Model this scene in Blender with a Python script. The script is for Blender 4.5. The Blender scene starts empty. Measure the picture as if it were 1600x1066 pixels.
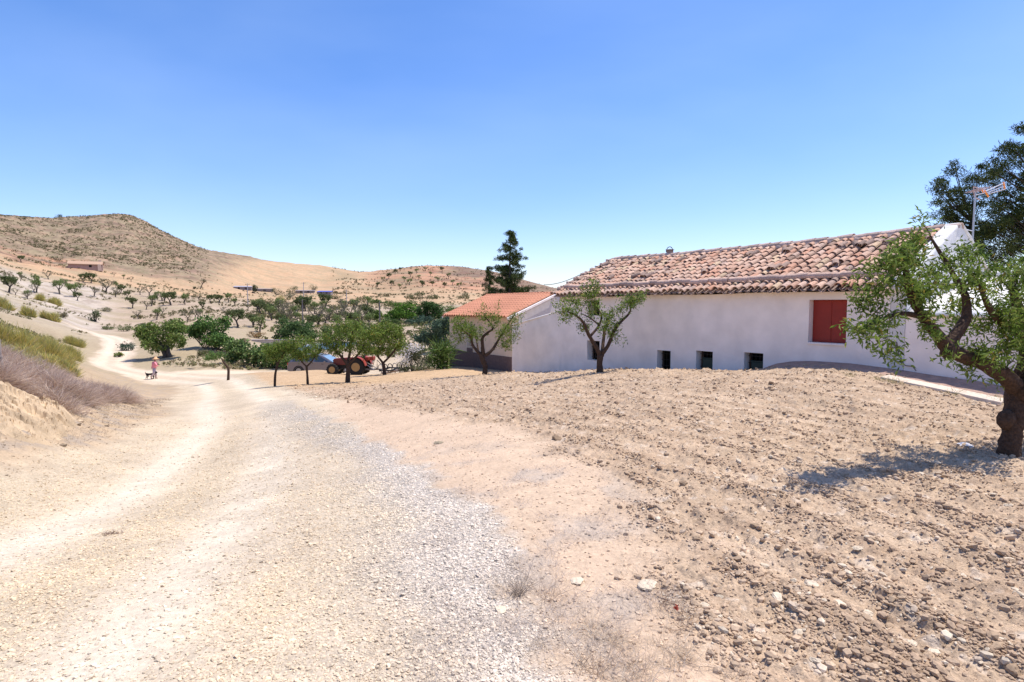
import bpy, math, random
import numpy as np
from mathutils import Vector, Matrix

RNG = np.random.default_rng(11)
random.seed(5)
R = math.radians
SC = bpy.context.scene
COL = SC.collection

# ------------------------------------------------------------------ camera
F = 889.0
PITCH = math.atan(53 / F)
CAMZ = 1.6
cp, sp = math.cos(PITCH), math.sin(PITCH)


def W(px, py, Y):
    """point at forward distance Y metres seen in direction (px, py) of the survey photo"""
    xr = (px - 800) / F
    u = (533 - py) / F
    dy = cp + u * sp
    dz = -sp + u * cp
    k = Y / dy
    return np.array([xr * k, Y, CAMZ + dz * k])


cam_d = bpy.data.cameras.new("camera")
cam_d.lens = 20.0
cam_d.sensor_width = 36.0
cam_d.clip_start = 0.05
cam_d.clip_end = 12000
cam = bpy.data.objects.new("camera", cam_d)
cam.location = (0, 0, CAMZ)
cam.rotation_euler = (math.pi / 2 - PITCH, 0, 0)
COL.objects.link(cam)
SC.camera = cam

# ------------------------------------------------------------------ light
SUN_EL = R(69)
SUN_DIR = Vector((0.965 * math.cos(SUN_EL), 0.262 * math.cos(SUN_EL), math.sin(SUN_EL))).normalized()
wd = bpy.data.worlds.new("World")
SC.world = wd
wd.use_nodes = True
nt = wd.node_tree
nt.nodes.clear()
sky = nt.nodes.new("ShaderNodeTexSky")
sky.sky_type = 'NISHITA'
sky.sun_disc = False
sky.sun_elevation = SUN_EL
sky.sun_rotation = math.atan2(SUN_DIR.x, SUN_DIR.y)
sky.altitude = 400
sky.air_density = 1.0
sky.dust_density = 0.9
sky.ozone_density = 2.6
bg = nt.nodes.new("ShaderNodeBackground")
bg.inputs[1].default_value = 0.145
# thin veils of cirrus high in the blue, laid out by direction in the sky
tc = nt.nodes.new("ShaderNodeTexCoord")
mp = nt.nodes.new("ShaderNodeMapping")
mp.inputs['Rotation'].default_value = (0.3, 0.5, 0.4)
mp.inputs['Scale'].default_value = (0.8, 2.2, 3.2)
nz = nt.nodes.new("ShaderNodeTexNoise")
nz.inputs['Scale'].default_value = 1.1
nz.inputs['Detail'].default_value = 5
nz.inputs['Roughness'].default_value = 0.5
cr = nt.nodes.new("ShaderNodeMapRange")
cr.inputs[1].default_value = 0.42
cr.inputs[2].default_value = 0.85
cr.inputs[3].default_value = 0.0
cr.inputs[4].default_value = 0.22
mx = nt.nodes.new("ShaderNodeMixRGB")
mx.inputs[2].default_value = (4.2, 5.3, 6.9, 1)
out = nt.nodes.new("ShaderNodeOutputWorld")
nt.links.new(tc.outputs['Generated'], mp.inputs[0])
nt.links.new(mp.outputs[0], nz.inputs['Vector'])
nt.links.new(nz.outputs[0], cr.inputs[0])
nt.links.new(cr.outputs[0], mx.inputs[0])
hs = nt.nodes.new("ShaderNodeHueSaturation")
hs.inputs['Hue'].default_value = 0.502
hs.inputs['Saturation'].default_value = 1.26
nt.links.new(sky.outputs[0], hs.inputs['Color'])
tn = nt.nodes.new("ShaderNodeMixRGB")
tn.blend_type = 'MULTIPLY'
tn.inputs[0].default_value = 1
tn.inputs[2].default_value = (1.10, 1.00, 1.12, 1)
nt.links.new(hs.outputs[0], tn.inputs[1])
nt.links.new(tn.outputs[0], mx.inputs[1])
nt.links.new(mx.outputs[0], bg.inputs[0])
nt.links.new(bg.outputs[0], out.inputs[0])

sd = bpy.data.lights.new("sun", 'SUN')
sd.energy = 4.4
sd.angle = R(0.53)
sd.color = (1.0, 0.935, 0.85)
so = bpy.data.objects.new("sun", sd)
so.rotation_euler = SUN_DIR.to_track_quat('Z', 'Y').to_euler()
so.location = (20, 5, 40)
COL.objects.link(so)
SC.view_settings.view_transform = 'Standard'
SC.view_settings.look = 'None'
SC.view_settings.exposure = 0.47
SC.view_settings.gamma = 1
SC.cycles.max_bounces = 6
SC.cycles.transparent_max_bounces = 8


# ------------------------------------------------------------------ numpy noise
def _h(ix, iy, seed):
    ix = ix.astype(np.int64).astype(np.uint32)
    iy = iy.astype(np.int64).astype(np.uint32)
    n = ix * np.uint32(374761393) + iy * np.uint32(668265263) + np.uint32(seed * 974711 + 13)
    n = (n ^ (n >> np.uint32(13))) * np.uint32(1274126177)
    n = n ^ (n >> np.uint32(16))
    return n


def hrand(ix, iy, seed):
    return (_h(ix, iy, seed) & np.uint32(0xFFFFFF)).astype(np.float64) / 16777216.0


def vnoise(x, y, seed=0):
    """gradient noise in about -1..1"""
    x = np.asarray(x, float); y = np.asarray(y, float)
    ix = np.floor(x); iy = np.floor(y)
    fx = x - ix; fy = y - iy
    ux = fx * fx * fx * (fx * (fx * 6 - 15) + 10)
    uy = fy * fy * fy * (fy * (fy * 6 - 15) + 10)

    def g(a, b):
        t = hrand(ix + a, iy + b, seed) * 2 * math.pi
        return np.cos(t) * (fx - a) + np.sin(t) * (fy - b)
    n0 = g(0, 0) * (1 - ux) + g(1, 0) * ux
    n1 = g(0, 1) * (1 - ux) + g(1, 1) * ux
    return (n0 * (1 - uy) + n1 * uy) * 1.5


def fbm(x, y, seed=0, octv=4, rough=0.5):
    s = 0; a = 1; t = 0
    for i in range(octv):
        s = s + a * vnoise(x * 2 ** i + 17.3 * i, y * 2 ** i - 9.1 * i, seed + i)
        t += a; a *= rough
    return s / t * 1.3


def bumps(x, y, cell, seed, dens=0.6, squash=0.6):
    """half-buried lumps: one random dome per cell; returns height in units of cell"""
    x = np.asarray(x) / cell; y = np.asarray(y) / cell
    ix = np.floor(x); iy = np.floor(y)
    o = np.zeros_like(x)
    for a in (-1, 0, 1):
        for b in (-1, 0, 1):
            cx = ix + a; cy = iy + b
            px = cx + hrand(cx, cy, seed); py = cy + hrand(cx, cy, seed + 1)
            r = 0.18 + 0.34 * hrand(cx, cy, seed + 2) ** 2
            on = hrand(cx, cy, seed + 3) < dens
            th = hrand(cx, cy, seed + 4) * 3.14
            el = 0.6 + 0.4 * hrand(cx, cy, seed + 5)
            dx = x - px; dy = y - py
            u = dx * np.cos(th) + dy * np.sin(th)
            v = (-dx * np.sin(th) + dy * np.cos(th)) / el
            h = np.sqrt(np.maximum(0, 1 - (u * u + v * v) / (r * r))) * r * squash
            o = np.maximum(o, h * on)
    return o


def sstep(a, b, x):
    t = np.clip((x - a) / (b - a), 0, 1)
    return t * t * (3 - 2 * t)


# ------------------------------------------------------------------ object helpers
def put(o, parent=None):
    COL.objects.link(o)
    if parent is not None:
        o.parent = parent
    return o


def tag(o, label=None, cat=None, group=None, kind=None):
    if label: o['label'] = label
    if cat: o['category'] = cat
    if group: o['group'] = group
    if kind: o['kind'] = kind
    return o


def thing(name, label, cat, loc=(0, 0, 0), rz=0, group=None):
    o = bpy.data.objects.new(name, None)
    o.empty_display_size = 0.2
    o.location = [float(v) for v in loc]
    o.rotation_euler = (0, 0, rz)
    put(o)
    return tag(o, label, cat, group)


def copy_tree(o, parent=None):
    c = o.copy()
    COL.objects.link(c)
    if parent is not None:
        c.parent = parent
    for ch in [k for k in o.children]:
        copy_tree(ch, c)
    return c


def npmesh(name, V, faces, mat, parent=None, colors=None, smooth=True, normals=None, extra=None):
    """V (n,3); faces = array (m,k) or list of such arrays"""
    me = bpy.data.meshes.new(name)
    if not isinstance(faces, (list, tuple)):
        faces = [faces]
    faces = [np.asarray(f, np.int32) for f in faces if len(f)]
    V = np.asarray(V, np.float32)
    me.vertices.add(len(V))
    me.vertices.foreach_set('co', V.ravel())
    nl = sum(f.size for f in faces)
    npol = sum(len(f) for f in faces)
    me.loops.add(nl)
    me.polygons.add(npol)
    me.loops.foreach_set('vertex_index', np.concatenate([f.ravel() for f in faces]))
    tot = np.concatenate([np.full(len(f), f.shape[1], np.int32) for f in faces])
    st = np.concatenate([[0], np.cumsum(tot)[:-1]]).astype(np.int32)
    me.polygons.foreach_set('loop_start', st)
    me.polygons.foreach_set('loop_total', tot)
    me.update(calc_edges=True)
    me.polygons.foreach_set('use_smooth', np.full(npol, smooth, bool))
    if colors is not None:
        at = me.color_attributes.new('Col', 'FLOAT_COLOR', 'POINT')
        c = np.ones((len(V), 4), np.float32)
        c[:, :3] = colors
        at.data.foreach_set('color', c.ravel())
    if extra is not None:
        at = me.color_attributes.new('Msk', 'FLOAT_COLOR', 'POINT')
        c = np.ones((len(V), 4), np.float32)
        c[:, :3] = extra
        at.data.foreach_set('color', c.ravel())
    if normals is not None:
        me.normals_split_custom_set_from_vertices(normals.tolist())
    me.materials.append(mat)
    o = bpy.data.objects.new(name, me)
    put(o, parent)
    return o


class MB:
    """collects simple solids into one mesh"""
    def __init__(s):
        s.v = []; s.f = []; s.c = []

    def add(s, vs, fs, col=None):
        b = len(s.v)
        s.v += [tuple(float(a) for a in v) for v in vs]
        s.f += [tuple(i + b for i in f) for f in fs]
        s.c += [col or (1, 1, 1)] * len(vs)
        return s

    def box(s, c, d, rot=None, col=None, taper=1.0):
        x, y, z = [a / 2 for a in d]
        vs = [Vector((sx * x * (taper if sz > 0 else 1), sy * y * (taper if sz > 0 else 1), sz * z))
              for sz in (-1, 1) for sy in (-1, 1) for sx in (-1, 1)]
        if rot is not None:
            vs = [rot @ v for v in vs]
        vs = [v + Vector(c) for v in vs]
        s.add(vs, [(0, 2, 3, 1), (4, 5, 7, 6), (0, 1, 5, 4), (2, 6, 7, 3), (0, 4, 6, 2), (1, 3, 7, 5)], col)
        return s

    def tube(s, pts, rads, n=8, col=None, cap=True, jit=0.0):
        pts = [Vector([float(a) for a in p]) for p in pts]
        if not hasattr(rads, '__len__'):
            rads = [rads] * len(pts)
        vs = []; fs = []
        up = Vector((0, 0, 1))
        prev = None
        for i, p in enumerate(pts):
            t = (pts[min(i + 1, len(pts) - 1)] - pts[max(i - 1, 0)])
            t = t.normalized() if t.length > 1e-9 else Vector((0, 0, 1))
            if prev is None:
                a = t.cross(up)
                if a.length < 0.1: a = t.cross(Vector((1, 0, 0)))
                a.normalize()
            else:
                a = prev - t * prev.dot(t)
                a = a.normalized() if a.length > 1e-6 else t.orthogonal().normalized()
            prev = a
            b = t.cross(a)
            for k in range(n):
                th = 2 * math.pi * k / n
                rr = rads[i] * (1 + (random.uniform(-jit, jit) if jit else 0))
                vs.append(p + (a * math.cos(th) + b * math.sin(th)) * rr)
        for i in range(len(pts) - 1):
            for k in range(n):
                fs.append((i * n + k, i * n + (k + 1) % n, (i + 1) * n + (k + 1) % n, (i + 1) * n + k))
        if cap:
            fs.append(tuple(range(n))[::-1])
            fs.append(tuple(range((len(pts) - 1) * n, len(pts) * n)))
        return s.add(vs, fs, col)

    def prism(s, poly, y0, y1, col=None, taper=None):
        """poly in (x,z), extruded along y"""
        n = len(poly)
        vs = [(p[0], y0, p[1]) for p in poly] + [(p[0], y1, p[1]) for p in poly]
        fs = [tuple(range(n))[::-1], tuple(range(n, 2 * n))]
        fs += [(i, (i + 1) % n, n + (i + 1) % n, n + i) for i in range(n)]
        return s.add(vs, fs, col)

    def ring(s, c, axis_r, prof, n=24, col=None):
        """lathe round the y axis; prof = [(radius, y)]"""
        vs = []; fs = []
        for r, y in prof:
            for k in range(n):
                th = 2 * math.pi * k / n
                vs.append((c[0] + r * math.cos(th), c[1] + y, c[2] + r * math.sin(th)))
        m = len(prof)
        for i in range(m - 1):
            for k in range(n):
                fs.append((i * n + k, (i + 1) * n + k, (i + 1) * n + (k + 1) % n, i * n + (k + 1) % n))
        fs.append(tuple(range(n)))
        fs.append(tuple(range((m - 1) * n, m * n))[::-1])
        return s.add(vs, fs, col)

    def build(s, name, mat, parent=None, smooth=False, bevel=0, loc=None, col=False, subs=0):
        me = bpy.data.meshes.new(name)
        me.from_pydata(s.v, [], s.f)
        me.update()
        if smooth:
            me.polygons.foreach_set('use_smooth', [True] * len(me.polygons))
        if col:
            at = me.color_attributes.new('Col', 'FLOAT_COLOR', 'POINT')
            at.data.foreach_set('color', np.array([(*c, 1) for c in s.c], np.float32).ravel())
        me.materials.append(mat)
        o = bpy.data.objects.new(name, me)
        if loc is not None: o.location = loc
        put(o, parent)
        if bevel:
            b = o.modifiers.new('bevel', 'BEVEL'); b.width = bevel; b.segments = 2; b.limit_method = 'ANGLE'
        if subs:
            b = o.modifiers.new('sub', 'SUBSURF'); b.levels = subs; b.render_levels = subs
        return o


# ------------------------------------------------------------------ materials
def mat(name, col, rough=0.8, metal=0.0, noise=0.0, scale=6, bump=0.0, bscale=30, spec=0.3, trans=0.0,
        attr=False, emis=None, col2=None, detail=4, coords='Object', bdist=0.02):
    m = bpy.data.materials.new(name)
    m.use_nodes = True
    n = m.node_tree; L = n.links
    p = n.nodes['Principled BSDF']
    p.inputs['Roughness'].default_value = rough
    p.inputs['Metallic'].default_value = metal
    p.inputs['Specular IOR Level'].default_value = spec
    p.inputs['Base Color'].default_value = (*col, 1)
    src = None
    tcn = n.nodes.new('ShaderNodeTexCoord')
    if attr:
        a = n.nodes.new('ShaderNodeAttribute'); a.attribute_name = 'Col'
        mm = n.nodes.new('ShaderNodeMixRGB'); mm.blend_type = 'MULTIPLY'; mm.inputs[0].default_value = 1
        mm.inputs[1].default_value = (*col, 1)
        L.new(a.outputs['Color'], mm.inputs[2]); src = mm.outputs[0]
    if noise or col2:
        t = n.nodes.new('ShaderNodeTexNoise'); t.inputs['Scale'].default_value = scale
        t.inputs['Detail'].default_value = detail; t.inputs['Roughness'].default_value = 0.6
        L.new(tcn.outputs[coords], t.inputs['Vector'])
        if col2:
            mm = n.nodes.new('ShaderNodeMixRGB')
            r = n.nodes.new('ShaderNodeMapRange'); r.inputs[1].default_value = 0.35; r.inputs[2].default_value = 0.65
            L.new(t.outputs[0], r.inputs[0]); L.new(r.outputs[0], mm.inputs[0])
            if src: L.new(src, mm.inputs[1])
            else: mm.inputs[1].default_value = (*col, 1)
            mm.inputs[2].default_value = (*col2, 1); src = mm.outputs[0]
        if noise:
            r = n.nodes.new('ShaderNodeMapRange'); r.inputs[1].default_value = 0.25; r.inputs[2].default_value = 0.75
            r.inputs[3].default_value = 1 - noise; r.inputs[4].default_value = 1 + noise * 0.6
            t2 = n.nodes.new('ShaderNodeTexNoise'); t2.inputs['Scale'].default_value = scale * 2.3
            t2.inputs['Detail'].default_value = 6
            L.new(tcn.outputs[coords], t2.inputs['Vector'])
            L.new(t2.outputs[0], r.inputs[0])
            mm = n.nodes.new('ShaderNodeMixRGB'); mm.blend_type = 'MULTIPLY'; mm.inputs[0].default_value = 1
            if src: L.new(src, mm.inputs[1])
            else: mm.inputs[1].default_value = (*col, 1)
            L.new(r.outputs[0], mm.inputs[2]); src = mm.outputs[0]
    if src: L.new(src, p.inputs['Base Color'])
    if bump:
        t = n.nodes.new('ShaderNodeTexNoise'); t.inputs['Scale'].default_value = bscale; t.inputs['Detail'].default_value = 6
        L.new(tcn.outputs[coords], t.inputs['Vector'])
        b = n.nodes.new('ShaderNodeBump'); b.inputs['Strength'].default_value = bump
        b.inputs['Distance'].default_value = bdist
        L.new(t.outputs[0], b.inputs['Height']); L.new(b.outputs[0], p.inputs['Normal'])
    if trans:
        tr = n.nodes.new('ShaderNodeBsdfTranslucent')
        if src: L.new(src, tr.inputs['Color'])
        else: tr.inputs['Color'].default_value = (*col, 1)
        ms = n.nodes.new('ShaderNodeMixShader'); ms.inputs[0].default_value = trans
        L.new(p.outputs[0], ms.inputs[1]); L.new(tr.outputs[0], ms.inputs[2])
        L.new(ms.outputs[0], n.nodes['Material Output'].inputs[0])
    return m
# ------------------------------------------------------------------ terrain shape
# surveyed spots: (px, py, forward distance)
SP = [
 (0,740,7.0),(0,680,8.2),(0,600,11),(0,556,16),(0,545,25),(0,520,40),(0,500,60),(0,480,85),(0,440,130),(0,398,190),(0,378,240),(0,336,350),(0,350,430),
 (100,690,9.5),(100,627,13),(100,602,18),(100,566,38),(100,520,75),(100,500,95),(100,470,130),(100,440,165),(100,415,220),(100,398,250),(100,342,370),(100,355,440),
 (200,655,14),(195,632,18),(244,628,22),(200,600,42),(150,561,60),(175,531,80),(135,514,97),(200,500,118),(200,470,150),(200,440,200),(200,425,245),(200,338,385),(200,350,450),
 (330,625,22),(300,606,33),(300,586,46),(300,563,58),(300,540,68),(300,500,112),(300,470,160),(300,444,240),(300,387,450),
 (250,361,410),(400,402,480),(350,395,470),(440,408,500),
 (400,640,15.5),(400,612,23),(400,596,32),(400,582,39),(400,545,70),(400,528,84),(400,500,114),(400,480,165),(400,455,265),(400,440,335),
 (500,620,17.5),(500,600,27),(500,588,34),(500,578,39),(500,560,58),(500,533,86),(500,510,112),(500,480,180),(500,458,275),(500,440,400),(500,415,520),
 (600,625,14),(600,600,24),(600,585,34),(620,520,88),(620,500,120),(620,480,200),(620,460,300),(620,440,420),(600,421,600),(650,417,620),(560,423,600),
 (700,622,13),(700,590,22),(700,578,33),(700,500,122),(720,480,200),(720,458,320),(720,438,450),(720,417,640),(780,427,640),(840,444,640),
 (800,650,9.5),(800,600,17.5),(800,580,22.3),
 (930,577,18.2),(930,600,13.5),(930,650,9),
 (1100,576,15),(1100,620,10.4),(1200,577,13.5),(1300,584,11.6),(1300,640,9),(1400,600,10.6),(1560,635,9.2),(1600,662,7.8),(1500,600,11.2),
 (800,462,360),(840,458,400),(840,450,500),(800,440,500),(880,464,400),(880,458,500),(920,466,400),(920,456,640),(1000,462,640),(1200,466,640),(1500,466,640),
]
PP = [(0,0,0),(3,0,0),(-3,0,-.02),(0,3,0),(2.5,3,0),(-2.6,3,-.03),(0,-5,.1),(4.6,6,0),(6,2,.02),(2,7,0),(-5,-3,.3),(-6,1,.15),
 (-10,-2,.8),(-20,0,1.6),(-14,6,.9),(-25,12,1.2),(-40,20,2),(-60,40,5),(-30,-30,2),(30,-10,.4),(0,-30,1.2),(0,-100,4),
 (10,25,-.2),(20,20,.2),(30,30,.3),(15,35,-.6),(25,60,0),(60,60,2),(60,120,3),(100,0,2),(40,200,1),
 (-2,26,-1.6),(0,30,-1.9),(-3,40,-2.4),(2,50,-2.6),
 (-13,48,-4.2),(-18,50,-4.3),(-8,46,-3.4),
 (-100,0,14),(-250,0,40),(-300,200,60),(-200,-200,20),(200,0,5),(300,-200,10),(300,300,5),(0,-400,15),
 (-26,57,-4.3),(-30,72,-4.0),(-20,72,-4.1)]
for a in range(0, 360, 30):
    PP.append((1100 * math.sin(R(a)), 1100 * math.cos(R(a)), -10 if a not in (300, 330, 0) else 0))
    PP.append((3500 * math.sin(R(a)), 3500 * math.cos(R(a)), -40))
pts = np.array([W(*s) for s in SP] + [np.array(p, float) for p in PP])


def warp(x, y):
    r = np.sqrt(x * x + y * y) + 1e-9
    k = np.log(1 + r / 3.5) / r
    return x * k, y * k


U, V_ = warp(pts[:, 0], pts[:, 1])


def phi(r2):
    return 0.5 * r2 * np.log(r2 + 1e-12)


n_ = len(pts)
D2 = (U[:, None] - U[None]) ** 2 + (V_[:, None] - V_[None]) ** 2
A_ = np.zeros((n_ + 3, n_ + 3))
A_[:n_, :n_] = phi(D2) + np.eye(n_) * 1e-4
A_[:n_, n_] = 1; A_[:n_, n_ + 1] = U; A_[:n_, n_ + 2] = V_
A_[n_:, :n_] = A_[:n_, n_:].T
COEF = np.linalg.solve(A_, np.concatenate([pts[:, 2], [0, 0, 0]]))

E0 = np.array([8.054, 12.136])                      # front right eave corner of the long house
DX = np.array([0.5716, -0.8205]); DN = np.array([0.8205, 0.5716])


def base_z(x, y):
    x = np.atleast_1d(np.asarray(x, float)); y = np.atleast_1d(np.asarray(y, float))
    z = np.empty(x.shape).ravel()
    xf = x.ravel(); yf = y.ravel()
    for s in range(0, len(xf), 40000):
        u, v = warp(xf[s:s + 40000], yf[s:s + 40000])
        r2 = (u[:, None] - U[None]) ** 2 + (v[:, None] - V_[None]) ** 2
        z[s:s + 40000] = phi(r2) @ COEF[:n_] + COEF[n_] + COEF[n_ + 1] * u + COEF[n_ + 2] * v
    z = z.reshape(x.shape)
    # ground drops to the sunken strip along the house front, left of the raised apron
    a = (x - E0[0]) * DX[0] + (y - E0[1]) * DX[1]
    b = (x - E0[0]) * DN[0] + (y - E0[1]) * DN[1]
    m = sstep(-1.15, -0.35, b) * (1 - sstep(8, 10, b)) * sstep(-22, -16, a) * (1 - sstep(-3.6, -2.2, a))
    z = z - 0.45 * m
    # big relief on the far hills
    r = np.sqrt(x * x + y * y)
    h = sstep(120, 300, r) * (1 - sstep(900, 1400, r))
    z = z + h * (fbm(x / 60, y / 60, 31, 4) * 2.2 + np.abs(fbm(x / 22, y / 22, 37, 3)) * 1.2 - .6)
    z = z + sstep(40, 110, r) * (1 - sstep(900, 1400, r)) * fbm(x / 14, y / 14, 41, 3) * 0.35
    return z


def gz(x, y):
    return float(base_z(x, y)[0])


def hit(px, py, y0=3.0, y1=900.0):
    """first point of the terrain along a line of sight"""
    Y = np.exp(np.linspace(math.log(y0), math.log(y1), 700))
    P = np.array([W(px, py, v) for v in Y])
    d = P[:, 2] - base_z(P[:, 0], P[:, 1])
    i = np.argmax(d < 0)
    if d[i] >= 0:
        return None
    if i == 0:
        return P[0]
    t = d[i - 1] / (d[i - 1] - d[i])
    q = P[i - 1] * (1 - t) + P[i] * t
    q[2] = gz(q[0], q[1])
    return q


# ------------------------------------------------------------------ ground cover in plan
def polydist(x, y, P):
    """unsigned distance and signed side of a polyline"""
    best = np.full(x.shape, 1e9); sg = np.zeros(x.shape)
    P = np.array(P, float)
    for a, b in zip(P[:-1], P[1:]):
        d = b - a; L = d @ d
        t = np.clip(((x - a[0]) * d[0] + (y - a[1]) * d[1]) / L, 0, 1)
        qx = x - a[0] - t * d[0]; qy = y - a[1] - t * d[1]
        dd = np.sqrt(qx * qx + qy * qy)
        s = np.sign(d[0] * qy - d[1] * qx)
        m = dd < best
        best = np.where(m, dd, best); sg = np.where(m, s, sg)
    return best, sg


def smooth_line(P, k=6):
    P = np.array(P, float); o = []
    Q = np.vstack([2 * P[0] - P[1], P, 2 * P[-1] - P[-2]])
    for i in range(1, len(Q) - 2):
        for t in np.linspace(0, 1, k, endpoint=False):
            a, b, c, d = Q[i - 1:i + 3]
            o.append(0.5 * ((2 * b) + (-a + c) * t + (2 * a - 5 * b + 4 * c - d) * t * t + (-a + 3 * b - 3 * c + d) * t ** 3))
    o.append(P[-1])
    return np.array(o)


ROAD = smooth_line([(-1.6,-12),(-2.0,-4),(-2.35,0),(-2.75,3),(-3.15,4.6),(-3.95,7),(-5.1,10),(-7.0,14.7),(-9.9,20),(-13.6,27),(-20,37.5),(-29.5,47.5),(-38,54),(-43,61),(-48,69),(-56.5,81),(-66,89),(-74,94),(-90,100)], 4)
SIDE = [(-29.5, 47.5), (-23, 47.5), (-17.5, 45.5), (-13, 43.5)]
XB = np.array([(-8.5,20.5),(-7.0,18.5),(-5.8,15.5),(-3.3,11),(-1.45,7.2),(-.2,4.6),(.1,3.1),(.3,1),(.4,-30)])[::-1]
XF = np.array([(-30,56),(-24,45),(-17,34),(-11.5,27),(-8.0,20),(-5,15.5),(-1.6,10.5),(.5,7.2),(.8,5.1),(.78,3),(.8,-30)])[::-1]


def lin(s):
    s = np.array(s, float) / 255
    return np.where(s <= 0.04045, s / 12.92, ((s + 0.055) / 1.055) ** 2.4)


def mixc(c, m, col):
    return c * (1 - m[:, None]) + np.array(col) * m[:, None]


def cover(x, y, z):
    """albedo (n,3), masks (n,3) = gravel, clod, rock ; road weight ; field weight"""
    r = np.sqrt(x * x + y * y)
    n1 = fbm(x * .9, y * .9, 3, 4); n2 = fbm(x * 5, y * 5, 7, 4); n3 = fbm(x / 9, y / 9, 9, 4)
    n4 = fbm(x / 40, y / 40, 15, 4); n0 = fbm(x * .25, y * .25, 19, 3)
    c = np.empty((len(x), 3)); c[:] = (.45, .36, .25)
    c = mixc(c, sstep(-.3, .5, n1) * .6, (.52, .41, .28))
    clod = np.zeros(len(x)) + .15; grav = np.zeros(len(x)); rock = np.zeros(len(x))
    xb = np.interp(y, XB[:, 1], XB[:, 0]) + n1 * .35 + n2 * .12
    xf = np.interp(y, XF[:, 1], XF[:, 0]) + n1 * .45 + n2 * .1
    front = (y < 60) & (r < 90)
    road = np.zeros(len(x)); strip = road; fld = road; road_m = road
    if r.min() < 110:
        c, clod, grav, rock, road_m, strip, fld = near_cover(x, y, r, n0, n1, n2, c, clod, grav, rock, xb, xf, front)
    if r.max() > 58:
        c, rock = far_cover(x, y, z, r, n3, n4, c, rock)
        if r.min() < 130:
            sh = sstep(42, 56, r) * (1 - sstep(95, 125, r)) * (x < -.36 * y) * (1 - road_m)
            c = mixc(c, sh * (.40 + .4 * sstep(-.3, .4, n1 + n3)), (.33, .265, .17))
            far_r = sstep(50, 70, r) * road_m * (1 - sstep(105, 125, r))
            c = mixc(c, far_r * .95, (.64, .515, .385))
    c = c * (1 + .10 * n2 + .08 * n1 + .07 * n3)[:, None]
    return np.clip(c, .02, .86), np.stack([grav, clod, rock], 1), np.clip(road_m + strip, 0, 1), fld


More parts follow.
